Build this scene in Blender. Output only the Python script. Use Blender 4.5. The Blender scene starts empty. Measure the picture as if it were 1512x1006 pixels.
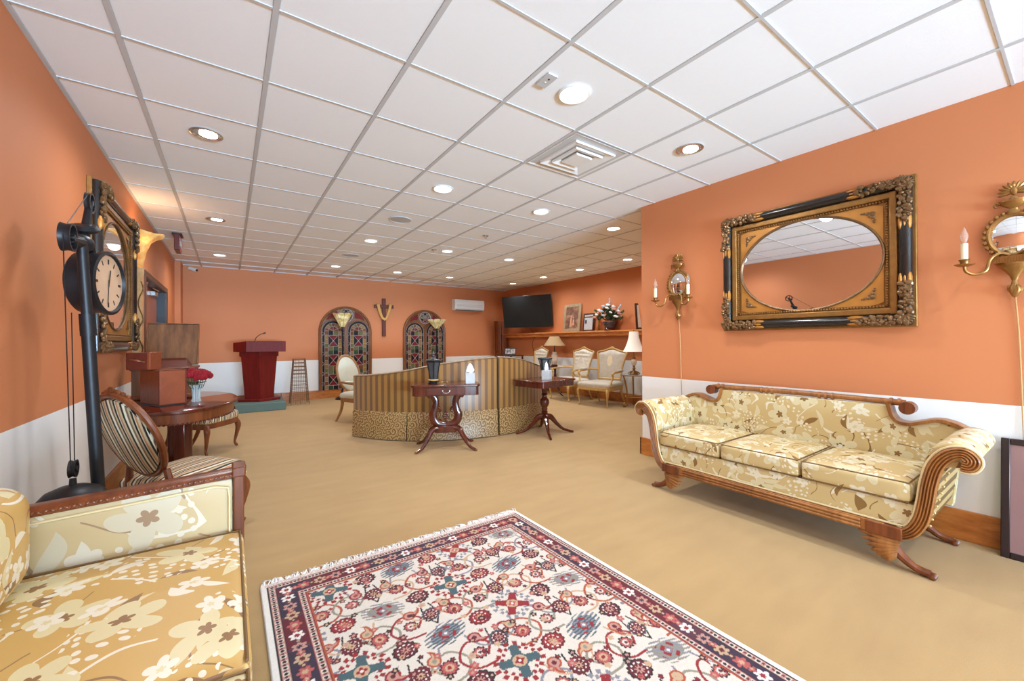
import bpy, bmesh, math, random
import numpy as np
from mathutils import Matrix, Vector

# ------------------------------------------------------------------ camera, world, exposure
S = bpy.context.scene
COL = S.collection
PI = math.pi; R = math.radians
FPX, YAW, PITCH, ROLL = 597.9, .6095, .0037, -.0041
CAMH = 1.25
CE = 2.746                      # ceiling height
def make_camera():
    cd = bpy.data.cameras.new('camera'); co = bpy.data.objects.new('camera', cd); COL.objects.link(co)
    cd.sensor_width = 36.0; cd.sensor_fit = 'HORIZONTAL'; cd.lens = FPX/1512*36; cd.clip_start = .02
    cy, sy, cp, sp, cr, sr = math.cos(YAW), math.sin(YAW), math.cos(PITCH), math.sin(PITCH), math.cos(ROLL), math.sin(ROLL)
    def w(x, y, z):             # camera frame (right, forward, up) to world
        x, z = x*cr-z*sr, x*sr+z*cr
        y, z = y*cp-z*sp, y*sp+z*cp
        return Vector((x*cy+y*sy, -x*sy+y*cy, z))
    r, f, u = w(1,0,0), w(0,1,0), w(0,0,1)
    m = Matrix((r, u, -f)).transposed().to_4x4(); m.translation = (0, 0, CAMH)
    co.matrix_world = m
    S.camera = co
make_camera()
W = bpy.data.worlds.new('world'); S.world = W; W.use_nodes = True
W.node_tree.nodes['Background'].inputs[0].default_value = (.72, .85, 1, 1)
W.node_tree.nodes['Background'].inputs[1].default_value = 2.0
S.view_settings.view_transform = 'Standard'; S.view_settings.look = 'None'
S.view_settings.gamma = 1; S.view_settings.use_curve_mapping = False
S.view_settings.exposure = -0.52
UPLIGHT_W = 1250.0               # added uplight beyond the assumed window opening, there to whiten the ceiling
CAN_W = 95.0                    # watts of each recessed ceiling lamp
ASSUMED_DAY_W = 160.0                   # daylight assumed behind the camera, from an added window opening without panes
def area(name, loc, rot, sx, sy, e, col):
    l = bpy.data.lights.new(name, 'AREA'); l.shape = 'RECTANGLE'; l.size = sx; l.size_y = sy; l.energy = e; l.color = col
    o = bpy.data.objects.new(name, l); COL.objects.link(o); o.location = loc; o.rotation_euler = rot
    return o
area('assumed_daylight', (1.48, -6.58, 1.45), (PI/2, 0, 0), 4.3, 2.3, ASSUMED_DAY_W, (.60, .81, 1.0))  # area lamp set in the added opening, standing for assumed window light
gl = area('added_ceiling_uplight', (1.48, -7.3, .5), (R(107), 0, 0), 4.3, 1.4, UPLIGHT_W, (.50, .76, 1.0)); gl.data.spread = R(110)  # added unseen lamp, aimed up through the assumed window opening to brighten the ceiling

# ------------------------------------------------------------------ helpers

def rotz(a): return Matrix.Rotation(a, 4, 'Z')
def T(x, y, z): return Matrix.Translation((x, y, z))
class MB:
    def __init__(s): s.v = []; s.f = []; s.m = []; s.uv = None
    def add(s, vs, fs, mi=0, M=None):
        o = len(s.v)
        if M is not None: vs = [tuple(M @ Vector(v)) for v in vs]
        s.v += [tuple(v) for v in vs]; s.f += [tuple(i+o for i in f) for f in fs]; s.m += [mi]*len(fs)
        return s
    def box(s, x0, x1, y0, y1, z0, z1, mi=0, M=None):
        vs = [(x, y, z) for z in (z0, z1) for y in (y0, y1) for x in (x0, x1)]
        return s.add(vs, [(0,2,3,1), (4,5,7,6), (0,1,5,4), (2,6,7,3), (0,4,6,2), (1,3,7,5)], mi, M)
    def lathe(s, prof, n=24, c=(0,0,0), mi=0, M=None, sx=1, sy=1):
        vs, fs = [], []; k = len(prof)
        for i in range(n):
            a = 2*PI*i/n
            for r, z in prof: vs.append((c[0]+r*sx*math.cos(a), c[1]+r*sy*math.sin(a), c[2]+z))
        for i in range(n):
            j = (i+1) % n
            for q in range(k-1): fs.append((i*k+q, j*k+q, j*k+q+1, i*k+q+1))
        ring = prof[0] == prof[-1]
        if not ring and prof[0][0] > 1e-5: fs.append(tuple(i*k for i in range(n))[::-1])
        if not ring and prof[-1][0] > 1e-5: fs.append(tuple(i*k+k-1 for i in range(n)))
        return s.add(vs, fs, mi, M)
    def tube(s, pts, r, n=8, mi=0, M=None, closed=False, flat=1.0, up=None):
        P = [Vector(p) for p in pts]; k = len(P)
        rr = r if hasattr(r, '__len__') else [r]*k
        vs, fs = [], []; nrm = None
        for i in range(k):
            a = P[(i-1) % k] if (closed or i > 0) else P[i]; b = P[(i+1) % k] if (closed or i < k-1) else P[i]
            t = (b-a); t = t.normalized() if t.length > 1e-9 else Vector((0,0,1))
            if up is not None: nrm = Vector(up)
            elif nrm is None: nrm = Vector((0,0,1)) if abs(t.z) < .9 else Vector((1,0,0))
            nrm = (nrm - t*nrm.dot(t)); nrm = nrm.normalized() if nrm.length > 1e-6 else t.orthogonal().normalized()
            bi = t.cross(nrm)
            for q in range(n):
                g = 2*PI*q/n
                vs.append(P[i] + nrm*(rr[i]*math.cos(g)*flat) + bi*(rr[i]*math.sin(g)))
        for i in range(k if closed else k-1):
            j = (i+1) % k
            for q in range(n):
                p = (q+1) % n; fs.append((i*n+q, i*n+p, j*n+p, j*n+q))
        if not closed: fs += [tuple(range(n))[::-1], tuple((k-1)*n+q for q in range(n))]
        return s.add(vs, fs, mi, M)
    def prism(s, out, h0, h1, mi=0, M=None):
        n = len(out)
        vs = [(x, y, h0) for x, y in out]+[(x, y, h1) for x, y in out]
        fs = [tuple(range(n))[::-1], tuple(range(n, 2*n))]+[(i, (i+1) % n, n+(i+1) % n, n+i) for i in range(n)]
        return s.add(vs, fs, mi, M)
    def ell(s, c, rx, ry, rz, n=10, m=6, mi=0, M=None):
        prof = [(math.sin(PI*i/m), -math.cos(PI*i/m)) for i in range(m+1)]
        vs, fs = [], []
        for i in range(1, m):
            for q in range(n):
                a = 2*PI*q/n; vs.append((c[0]+rx*prof[i][0]*math.cos(a), c[1]+ry*prof[i][0]*math.sin(a), c[2]+rz*prof[i][1]))
        b = len(vs); vs += [(c[0], c[1], c[2]-rz), (c[0], c[1], c[2]+rz)]
        for i in range(m-2):
            for q in range(n): p = (q+1) % n; fs.append((i*n+q, i*n+p, (i+1)*n+p, (i+1)*n+q))
        for q in range(n):
            p = (q+1) % n; fs += [(b, p, q), (b+1, (m-2)*n+q, (m-2)*n+p)]
        return s.add(vs, fs, mi, M)
    def grid(s, fn, nu, nv, mi=0, M=None, cu=False, cv=False):
        vs = [fn(i/(nu if cu else nu), j/(nv if cv else nv)) for i in range(nu+(0 if cu else 1)) for j in range(nv+(0 if cv else 1))]
        ru, rv = nu+(0 if cu else 1), nv+(0 if cv else 1); fs = []
        for i in range(nu):
            for j in range(nv):
                a, b = (i+1) % ru, (j+1) % rv
                fs.append((i*rv+j, a*rv+j, a*rv+b, i*rv+b))
        return s.add(vs, fs, mi, M)
    def loft(s, rings, mi=0, M=None, cap=True):
        n = len(rings[0]); vs = [p for r in rings for p in r]; fs = []
        for i in range(len(rings)-1):
            for q in range(n): p = (q+1) % n; fs.append((i*n+q, i*n+p, (i+1)*n+p, (i+1)*n+q))
        if cap: fs += [tuple(range(n))[::-1], tuple((len(rings)-1)*n+q for q in range(n))]
        return s.add(vs, fs, mi, M)
    def cushion(s, x0, x1, y0, y1, z0, z1, r=.03, puff=.02, n=10, mi=0, M=None, puffb=0):
        # rounded box with a domed top
        c = ((x0+x1)/2, (y0+y1)/2, (z0+z1)/2); h = ((x1-x0)/2, (y1-y0)/2, (z1-z0)/2); r = min(r, *h)
        def pos(p):
            q = [max(-(h[i]-r), min(h[i]-r, p[i]*h[i])) for i in range(3)]
            d = Vector([p[i]*h[i]-q[i] for i in range(3)])
            if d.length > 1e-9: d = d.normalized()*r
            v = [q[i]+d[i] for i in range(3)]
            k = max(0, (1-p[0]**2))*max(0, (1-p[1]**2))
            v[2] += (puff if p[2] > 0 else -puffb)*k**.6*abs(p[2])
            return (c[0]+v[0], c[1]+v[1], c[2]+v[2])
        tt = []
        for i in range(n+1):
            t = -1+2*i/n; tt.append(math.copysign(abs(t)**.75, t))
        ix, vs, fs = {}, [], []
        def gv(a, b, d):
            k = (round(a, 5), round(b, 5), round(d, 5))
            if k not in ix: ix[k] = len(vs); vs.append(pos(k))
            return ix[k]
        for ax in range(3):
            for sg in (-1, 1):
                for i in range(n):
                    for j in range(n):
                        q = []
                        for a, b in ((tt[i], tt[j]), (tt[i+1], tt[j]), (tt[i+1], tt[j+1]), (tt[i], tt[j+1])):
                            p = [0, 0, 0]; p[ax] = sg; p[(ax+1) % 3] = a; p[(ax+2) % 3] = b; q.append(gv(*p))
                        fs.append(tuple(q if sg > 0 else q[::-1]))
        return s.add(vs, fs, mi, M)
    def pillow(s, out, th, M=None, mi=0, rings=7, fn=None, back=.3):
        # a padded shape from a closed outline in x-z; front bulges towards -y
        n = len(out); cx = sum(p[0] for p in out)/n; cz = sum(p[1] for p in out)/n
        rr = []
        for i in range(rings):
            t = math.sin(PI/2*i/(rings-1)) if i else 0
            t = max(t, .04)
            y = -th*max(0, 1-t**3.0)
            ring = []
            for p in out:
                x, z = cx+(p[0]-cx)*t, cz+(p[1]-cz)*t
                ring.append((x, y-(fn(x, z)*(1-t**6) if fn else 0), z))
            rr.append(ring)
        rr.append([(x, th*back, z) for x, z in out])
        return s.loft(rr, mi, M)
def cat(pts, n=8, closed=False):
    P = [Vector(p) for p in pts]; k = len(P); o = []
    for i in range(k if closed else k-1):
        g = (lambda a: P[a % k]) if closed else (lambda a: P[max(0, min(k-1, a))])
        a, b, c, d = g(i-1), g(i), g(i+1), g(i+2)
        for j in range(n):
            t = j/n; o.append(tuple(.5*((2*b)+(c-a)*t+(2*a-5*b+4*c-d)*t*t+(3*b-a-3*c+d)*t**3)))
    if not closed: o.append(tuple(P[-1]))
    return o
def lerp_list(vals, n):
    k = len(vals)-1
    return [vals[min(int(i/(n-1)*k), k-1)]+(vals[min(int(i/(n-1)*k), k-1)+1]-vals[min(int(i/(n-1)*k), k-1)])*(i/(n-1)*k-min(int(i/(n-1)*k), k-1)) for i in range(n)]
def boxuv(me):
    uv = me.uv_layers.new(name='uv'); nv = len(me.vertices); co = np.empty(nv*3); me.vertices.foreach_get('co', co); co = co.reshape(-1, 3)
    nl = len(me.loops); vi = np.empty(nl, dtype=np.int32); me.loops.foreach_get('vertex_index', vi)
    npoly = len(me.polygons); nm = np.empty(npoly*3); me.polygons.foreach_get('normal', nm); nm = np.abs(nm.reshape(-1, 3))
    lt = np.empty(npoly, dtype=np.int32); me.polygons.foreach_get('loop_total', lt)
    ax = np.repeat(nm.argmax(1), lt); c = co[vi]
    u = np.where(ax == 0, c[:, 1]+7.3, c[:, 0]); v = np.where(ax == 2, c[:, 1]+3.1, c[:, 2])
    uv.data.foreach_set('uv', np.stack([u, v], 1).ravel())
def obj(name, mb, mats, parent=None, smooth=35, bevel=0, seg=2, uv=False, label=None, sub=0, loc=None, rz=None):
    me = bpy.data.meshes.new(name); me.from_pydata(mb.v, [], mb.f)
    mats = mats if isinstance(mats, (list, tuple)) else [mats]
    for m in mats: me.materials.append(m)
    if len(mats) > 1: me.polygons.foreach_set('material_index', mb.m)
    bm = bmesh.new(); bm.from_mesh(me); bmesh.ops.recalc_face_normals(bm, faces=bm.faces); bm.to_mesh(me); bm.free()
    if smooth:
        me.shade_smooth(); me.set_sharp_from_angle(angle=R(smooth))
    if uv: boxuv(me)
    o = bpy.data.objects.new(name, me); COL.objects.link(o)
    if parent is not None: o.parent = parent
    if loc: o.location = loc
    if rz: o.rotation_euler = (0, 0, rz)
    if bevel:
        b = o.modifiers.new('bevel', 'BEVEL'); b.width = bevel; b.segments = seg; b.limit_method = 'ANGLE'; b.angle_limit = R(40)
    if sub:
        b = o.modifiers.new('sub', 'SUBSURF'); b.levels = sub; b.render_levels = sub
    if label: o['label'] = label
    return o
def tag(o, label, catg, group=None, kind=None):
    o['label'] = label
    if catg: o['category'] = catg
    if group: o['group'] = group
    if kind: o['kind'] = kind
    return o
def thing(name, label, catg, loc=(0,0,0), rz=0, group=None):
    o = bpy.data.objects.new(name, None); COL.objects.link(o); o.empty_display_size = .1
    o.location = loc; o.rotation_euler = (0, 0, rz)
    return tag(o, label, catg, group)
def struct(o): o['kind'] = 'structure'; return o
def inst(name, src, parent, loc=(0,0,0), rot=(0,0,0), scale=(1,1,1)):
    o = src.copy(); o.name = name; COL.objects.link(o); o.parent = parent; o.location = loc; o.rotation_euler = rot; o.scale = scale
    return o

# ------------------------------------------------------------------ materials
class NT:
    def __init__(s, name):
        s.mat = bpy.data.materials.new(name); s.mat.use_nodes = True; s.t = s.mat.node_tree
        s.b = s.t.nodes['Principled BSDF']
    def n(s, typ, ins=None, **kw):
        nd = s.t.nodes.new(typ)
        for k, v in kw.items(): setattr(nd, k, v)
        for k, v in (ins or {}).items(): s.set(nd.inputs[k], v)
        return nd
    def set(s, sock, v):
        if isinstance(v, bpy.types.NodeSocket): s.t.links.new(v, sock)
        elif isinstance(v, bpy.types.Node): s.t.links.new(v.outputs[0], sock)
        else:
            if hasattr(sock.default_value, '__len__') and hasattr(v, '__len__') and len(v) == 3 and len(sock.default_value) == 4: v = (*v, 1)
            sock.default_value = v
    def m(s, op, a, b=0.0, c=0.0):
        nd = s.t.nodes.new('ShaderNodeMath'); nd.operation = op
        s.set(nd.inputs[0], a); s.set(nd.inputs[1], b)
        if op in ('MULTIPLY_ADD', 'SMOOTH_MIN', 'WRAP', 'COMPARE'): s.set(nd.inputs[2], c)
        return nd.outputs[0]
    def vm(s, op, a, b=(0,0,0)):
        nd = s.t.nodes.new('ShaderNodeVectorMath'); nd.operation = op
        s.set(nd.inputs[0], a)
        if op == 'SCALE': s.set(nd.inputs['Scale'], b)
        else: s.set(nd.inputs[1], b)
        return nd.outputs['Value'] if op in ('LENGTH', 'DOT_PRODUCT') else nd.outputs[0]
    def mix(s, f, a, b):
        nd = s.t.nodes.new('ShaderNodeMix'); nd.data_type = 'RGBA'
        s.set(nd.inputs['Factor'], f); s.set(nd.inputs['A'], a); s.set(nd.inputs['B'], b)
        return nd.outputs['Result']
    def coord(s, k='Object'): return s.n('ShaderNodeTexCoord').outputs[k]
    def sep(s, v): return s.n('ShaderNodeSeparateXYZ', {0: v}).outputs
    def noise(s, v, scale, detail=3, rough=.5): return s.n('ShaderNodeTexNoise', {'Vector': v, 'Scale': scale, 'Detail': detail, 'Roughness': rough}).outputs[0]
    def mapping(s, v, sc=(1,1,1), loc=(0,0,0), rot=(0,0,0)): return s.n('ShaderNodeMapping', {'Vector': v, 'Scale': sc, 'Location': loc, 'Rotation': rot}).outputs[0]
    def ramp(s, f, stops, interp='LINEAR'):
        nd = s.t.nodes.new('ShaderNodeValToRGB'); nd.color_ramp.interpolation = interp; s.set(nd.inputs[0], f)
        e = nd.color_ramp.elements
        while len(e) < len(stops): e.new(.5)
        for i, (p, c) in enumerate(stops): e[i].position = p; e[i].color = (*c, 1)
        return nd.outputs[0]
    def bump(s, h, st=.2, d=.01):
        nd = s.n('ShaderNodeBump', {'Height': h, 'Strength': st, 'Distance': d}); s.t.links.new(nd.outputs[0], s.b.inputs['Normal'])
    def done(s, col=None, rough=None, metal=None, **kw):
        if col is not None: s.set(s.b.inputs['Base Color'], col)
        if rough is not None: s.set(s.b.inputs['Roughness'], rough)
        if metal is not None: s.set(s.b.inputs['Metallic'], metal)
        for k, v in kw.items(): s.set(s.b.inputs[k], v)
        return s.mat
def srgb(r, g, b):
    return tuple((c/255/12.92 if c/255 <= .04045 else ((c/255+.055)/1.055)**2.4) for c in (r, g, b))
def plain(name, c, rough=.5, metal=0, var=.12, sc=8, bump=0, bsc=60, **kw):
    t = NT(name); co = t.coord(); n = t.noise(co, sc, 3)
    d = tuple(x*(1-var) for x in c); l = tuple(min(1, x*(1+var)) for x in c)
    col = t.mix(n, d, l)
    if bump: t.bump(t.noise(co, bsc, 3), bump, .004)
    return t.done(col, rough, metal, **kw)
def wood(name, c1, c2, rough=.35, sc=(14, 14, 1.2), **kw):
    t = NT(name); v = t.mapping(t.coord(), sc)
    n = t.noise(v, 2.2, 6, .62); n2 = t.noise(t.coord(), 2.5, 2)
    f = t.m('ADD', t.m('MULTIPLY', n, .8), t.m('MULTIPLY', n2, .25))
    col = t.ramp(f, [(.32, c1), (.68, c2)])
    t.bump(n, .06, .003)
    return t.done(col, rough, 0, **kw)
def wallpaint(name, top, low):
    t = NT(name); z = t.sep(t.n('ShaderNodeNewGeometry').outputs['Position'])[2]
    n = t.noise(t.coord(), 1.3, 2)
    a = t.mix(n, tuple(x*.97 for x in top), tuple(x*1.03 for x in top))
    col = t.mix(t.m('GREATER_THAN', z, .865), low, a)
    t.bump(t.noise(t.coord(), 180, 2), .05, .002)
    return t.done(col, .62, 0)
def floral(name, base, base2, flower, white, dark, sc=3.0, rough=.45, leafamt=1.0, sheen=0):
    t = NT(name); uv = t.coord('UV')
    wob = t.n('ShaderNodeTexNoise', {'Vector': uv, 'Scale': 2.2*sc/3, 'Detail': 1}).outputs['Color']
    p = t.vm('ADD', uv, t.vm('SCALE', t.vm('SUBTRACT', wob, (.5,.5,.5)), .10))
    def cell(scale, off, rnd=.75):
        v = t.vm('ADD', p, off)
        vo = t.n('ShaderNodeTexVoronoi', {'Vector': v, 'Scale': scale, 'Randomness': rnd}, voronoi_dimensions='2D')
        l = t.vm('SCALE', t.vm('SUBTRACT', v, vo.outputs['Position']), scale)
        rc = t.n('ShaderNodeSeparateColor', {0: vo.outputs['Color']}).outputs
        return t.sep(l), rc
    def polar(l, rc):
        r = t.m('SQRT', t.m('ADD', t.m('MULTIPLY', l[0], l[0]), t.m('MULTIPLY', l[1], l[1])))
        a = t.m('ADD', t.m('ARCTAN2', l[1], l[0]), t.m('MULTIPLY', rc[0], 6.28)); return r, a
    def lt(a, b): return t.m('LESS_THAN', a, b)
    def AND(a, b): return t.m('MULTIPLY', a, b)
    def leaf(scale, off, L, w):
        l, rc = cell(scale, off, .9); a = t.m('MULTIPLY', rc[1], 6.28); ca, sa = t.m('COSINE', a), t.m('SINE', a)
        x = t.m('ADD', t.m('MULTIPLY', l[0], ca), t.m('MULTIPLY', l[1], sa)); y = t.m('SUBTRACT', t.m('MULTIPLY', l[1], ca), t.m('MULTIPLY', l[0], sa))
        y = t.m('SUBTRACT', y, t.m('MULTIPLY', t.m('MULTIPLY', x, x), .9))
        q = t.m('DIVIDE', x, L); h = t.m('MULTIPLY', t.m('SUBTRACT', 1.0, t.m('MULTIPLY', q, q)), w)
        return lt(t.m('ABSOLUTE', y), h), rc, t.m('ABSOLUTE', y)
    n = t.noise(uv, 1.5, 2); col = t.mix(t.m('MULTIPLY', n, 1.0), base, base2)
    # curling stems
    for k, (s2, off, wd, c, th) in enumerate([(1.0, (4,2,0), .011, white, .5), (1.3, (9,5,0), .010, dark, .53)]):
        ns = t.noise(t.vm('ADD', p, off), s2*sc*.8, 0); ms = t.noise(t.vm('ADD', p, (1+k, 7, 0)), sc*.9, 0)
        col = t.mix(AND(lt(t.m('ABSOLUTE', t.m('SUBTRACT', ns, .5)), wd), t.m('GREATER_THAN', ms, th)), col, c)
    for scale, off, L, w, c, th in [(1.5, (3.3,1.7,0), .34, .10, flower, .25), (1.7, (8.1,2.9,0), .30, .085, white, .45), (1.6, (5.7,6.3,0), .30, .095, dark, 1-.62*leafamt)]:
        mk, rc, yy = leaf(scale*sc/1.6, off, L, w)
        col = t.mix(AND(mk, t.m('GREATER_THAN', rc[2], th)), col, c)
    # small sprigs of dots
    l, rc = cell(sc*5.2, (2.2, 8.8, 0), .5); r, a = polar(l, rc); ms = t.noise(t.vm('ADD', p, (3, 3, 0)), sc*.85, 0)
    col = t.mix(AND(lt(r, .26), t.m('GREATER_THAN', ms, .60)), col, white)
    # five-petal flowers
    for scale, off, Rr, c, cc, th in [(1.15, (0,0,0), .36, flower, dark, .12), (1.7, (6.1,3.7,0), .26, white, flower, .5)]:
        l, rc = cell(scale*sc/1.6, off); r, a = polar(l, rc)
        pet = t.m('MULTIPLY', t.m('ADD', .5, t.m('MULTIPLY', t.m('ABSOLUTE', t.m('COSINE', t.m('MULTIPLY', a, 2.5))), .5)), Rr)
        on = t.m('GREATER_THAN', rc[1], th)
        col = t.mix(AND(lt(r, pet), on), col, c)
        col = t.mix(AND(lt(r, t.m('MULTIPLY', pet, .28)), on), col, cc)
    w1 = t.m('SINE', t.m('MULTIPLY', t.sep(uv)[0], 2600)); w2 = t.m('SINE', t.m('MULTIPLY', t.sep(uv)[1], 2600))
    t.bump(t.noise(uv, 500, 1), .10, .001)
    return t.done(col, rough, 0, **{'Sheen Weight': sheen})
def stripes(name, stops, freq, axis=0, rough=.5, wob=0.0):
    t = NT(name); uv = t.coord('UV'); u = t.sep(uv)[axis]
    if wob: u = t.m('ADD', u, t.m('MULTIPLY', t.noise(uv, 5, 1), wob))
    col = t.ramp(t.m('FRACT', t.m('MULTIPLY', u, freq)), stops, 'CONSTANT')
    t.bump(t.noise(uv, 400, 1), .1, .001)
    return t.done(col, rough, 0)
def damask(name, a, b, c, sc=14):
    t = NT(name); uv = t.coord('UV')
    wv = t.n('ShaderNodeTexNoise', {'Vector': uv, 'Scale': sc*.35, 'Detail': 1}).outputs['Color']
    p = t.vm('ADD', uv, t.vm('SCALE', t.vm('SUBTRACT', wv, (.5,.5,.5)), .12))
    vo = t.n('ShaderNodeTexVoronoi', {'Vector': p, 'Scale': sc}, voronoi_dimensions='2D')
    l = t.sep(t.vm('SCALE', t.vm('SUBTRACT', p, vo.outputs['Position']), sc))
    r = t.m('SQRT', t.m('ADD', t.m('MULTIPLY', l[0], l[0]), t.m('MULTIPLY', l[1], l[1])))
    an = t.m('ARCTAN2', l[1], l[0])
    s = t.m('SINE', t.m('ADD', t.m('MULTIPLY', r, 14), an))
    f = t.m('GREATER_THAN', s, .15)
    col = t.mix(f, t.mix(t.noise(uv, 3, 2), a, c), b)
    t.bump(f, .15, .002)
    return t.done(col, .4, 0)
def emit(name, col, st):
    t = NT(name); return t.done(col, .5, 0, **{'Emission Color': col, 'Emission Strength': st})

ORANGE = (.60, .21, .080); CREAMW = (.82, .82, .80)
M = {}
M['wall'] = wallpaint('orange_and_white_wall_paint', ORANGE, CREAMW)
M['tile'] = plain('ceiling_tile_fibre', (.90, .935, .97), .85, 0, .012, 30, .25, 300)
M['tbar'] = plain('ceiling_grid_metal', (.56, .57, .58), .5, 0, .02)
M['white'] = plain('white_paint', (.82, .82, .81), .4, 0, .02)
M['base'] = wood('honey_baseboard_wood', srgb(150, 82, 30), srgb(205, 130, 62), .35, (3, 3, 14))
M['shelfwood'] = wood('honey_shelf_wood', srgb(190, 110, 50), srgb(232, 160, 95), .35, (14, 1.5, 14))
def carpet():
    t = NT('tan_carpet'); co = t.coord()
    n1 = t.noise(co, 1.1, 3, .6); n2 = t.noise(co, 420, 2); n3 = t.noise(t.mapping(co, (1, 4, 1), rot=(0,0,.6)), 2.2, 3)
    f = t.m('ADD', t.m('MULTIPLY', n1, .5), t.m('MULTIPLY', n3, .5))
    c = t.ramp(f, [(.3, srgb(170, 136, 86)), (.7, srgb(187, 153, 99))])
    c = t.mix(t.m('MULTIPLY', n2, .35), c, srgb(148, 120, 72))
    t.bump(n2, .5, .004)
    return t.done(c, .92, 0, **{'Sheen Weight': .15})
M['carpet'] = carpet()
M['can'] = emit('lamp_glow', (1, .97, .92), 14)
M['silver'] = plain('brushed_silver', (.62, .61, .59), .25, .9, .05)
M['black'] = plain('black_plastic', (.012, .012, .014), .35, 0, .1)
M['slate'] = plain('dark_slate_metal', (.05, .06, .075), .45, .2, .1)
M['brownframe'] = plain('brown_frame_paint', srgb(92, 62, 45), .4, 0, .1)
M['glass'] = NT('window_glass').done((.9, .95, 1), .02, 0, **{'Transmission Weight': 1.0, 'IOR': 1.05, 'Alpha': .25})

# ------------------------------------------------------------------ the room
XL, XR, XF, YB, YC, YN = -.81, 3.77, 6.69, 9.90, 2.87, -6.5
struct(obj('floor', MB().box(XL-.2, XF+.1, YN-.1, YB+.1, -.1, 0), M['carpet'], smooth=0))
DY0, DY1, DZ = 6.35, 8.35, 2.06
wl = MB().box(XL-.16, XL, YN, DY0, 0, CE+.1).box(XL-.16, XL, DY1, YB, 0, CE+.1).box(XL-.16, XL, DY0, DY1, DZ, CE+.1)
struct(obj('wall_left', wl, M['wall'], smooth=0))
struct(obj('wall_corner_chase', MB().box(XL, -.725, 9.46, YB, 0, CE+.05), M['wall'], smooth=0))
struct(obj('wall_back', MB().box(XL-.16, XF+.1, YB, YB+.1, 0, CE+.1), M['wall'], smooth=0))
struct(obj('wall_right', MB().box(XR, XF+.1, YN, YC, 0, CE+.1), M['wall'], smooth=0))
struct(obj('wall_alcove', MB().box(XF, XF+.1, YC, YB+.1, 0, CE+.1), M['wall'], smooth=0))
WX0, WX1, WZ0, WZ1 = -.7, 3.66, .25, 2.65
wr = MB().box(XL-.16, WX0, YN-.1, YN, 0, CE+.1).box(WX1, XR+.1, YN-.1, YN, 0, CE+.1).box(WX0, WX1, YN-.1, YN, 0, WZ0).box(WX0, WX1, YN-.1, YN, WZ1, CE+.1)
struct(obj('wall_rear', wr, M['wall'], smooth=0))
win = struct(obj('assumed_window_1', MB().box(WX0, WX1, YN-.07, YN-.02, WZ0, WZ0+.05).box(WX0, WX1, YN-.07, YN-.02, WZ1-.05, WZ1).box(WX0, WX0+.05, YN-.07, YN-.02, WZ0, WZ1).box(WX1-.05, WX1, YN-.07, YN-.02, WZ0, WZ1).box(1.475, 1.525, YN-.07, YN-.02, WZ0, WZ1), M['white'], smooth=0))  # assumed window, out of view; bare frame added so light comes from behind
# baseboards
BH = .187
def bboard(nm, x0, x1, y0, y1, par=None):
    return struct(obj(nm, MB().box(x0, x1, y0, y1, 0, BH), M['base'], par, smooth=0, bevel=.004))
bboard('baseboard_left', XL, XL+.02, YN, DY0-.06)
bboard('baseboard_back', -.725, XF-.02, YB-.02, YB)
bboard('baseboard_right', XR-.02, XR, YN, YC+.02)
bboard('baseboard_return', XR-.02, XF, YC, YC+.02)
bboard('baseboard_alcove', XF-.02, XF, YC, YB)
bboard('baseboard_back_block', .9, 1.52, YB-.09, YB-.02)
# ceiling grid: two foot tiles on a metal grid
TX, TY = .61*1.0064, .61
def gx(i): return (i-.7170)*TX
def gy(j): return (4.4209+j)*TY
ceil = struct(obj('ceiling', MB().box(XL-.2, XF+.1, YN-.1, YB+.1, CE+.012, CE+.1), M['white'], smooth=0))
gm = MB(); BW = .012
for i in range(0, 13):
    x = gx(i)
    if XL < x < XF: gm.box(x-BW, x+BW, (YN if x < XR else YC), YB, CE-.003, CE+.012)
for j in range(-11, 13):
    y = gy(j)
    if YN < y < YB: gm.box(XL, (XR if y < YC else XF), y-BW*.55, y+BW*.55, CE-.002, CE+.012)
gm.box(XL, XL+.02, YN, YB, CE-.003, CE+.012).box(XL, XF, YB-.014, YB, CE-.003, CE+.012)
obj('ceiling_grid', gm, M['tbar'], ceil, smooth=0)
tiles = {}
def tile_mesh(w, h):
    k = (round(w, 3), round(h, 3))
    if k not in tiles: tiles[k] = obj('ceiling_tile', MB().box(-w/2, w/2, -h/2, h/2, .002, .011), M['tile'], ceil, smooth=0, bevel=.003, seg=1); return tiles[k], True
    return tiles[k], False
VENT = (5-1, -1-1)
for i in range(-1, 12):
    for j in range(-11, 10):
        x0, x1, y0, y1 = max(gx(i)+BW, XL+.02), min(gx(i+1)-BW, XF), gy(j)+.005, min(gy(j+1)-.005, YB-.014)
        if y1 <= YC+.01 and x0 < XR: x1 = min(x1, XR)
        if x1-x0 < .03 or y1-y0 < .03 or (x0 >= XR-.01 and y1 <= YC+.05): continue
        if (i, j) == (4, -1): continue
        o, new = tile_mesh(x1-x0, y1-y0)
        if not new: o = inst('ceiling_tile', o, ceil)
        o.location = ((x0+x1)/2, (y0+y1)/2, CE)
# ceiling vent
vt = thing('ceiling_vent', 'square white four-way air diffuser set in the ceiling grid', 'vent', (gx(4.5), gy(-.5), CE))
h = .29
obj('duct_plate', MB().box(-h, h, -h, h, .001, .011), M['tbar'], vt, smooth=0)
for k, (a, b, z0, z1) in enumerate([(h, .235, -.002, -.004), (.215, .16, .0, -.016), (.145, .10, -.004, -.022), (.085, .0, -.010, -.026)]):
    rings = [[(sx*q, sy*q, z) for sx, sy in ((-1,-1), (1,-1), (1,1), (-1,1))] for q, z in ((a, z0), (a, z1), (max(b, .001), z1+(.016 if k < 3 else 0)), (max(b, .001), z0+(.020 if k < 3 else 0)))]
    obj('vane_ring' if k else 'vent_frame', MB().loft(rings, cap=(k == 3)), M['white'], vt, smooth=0)
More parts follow.
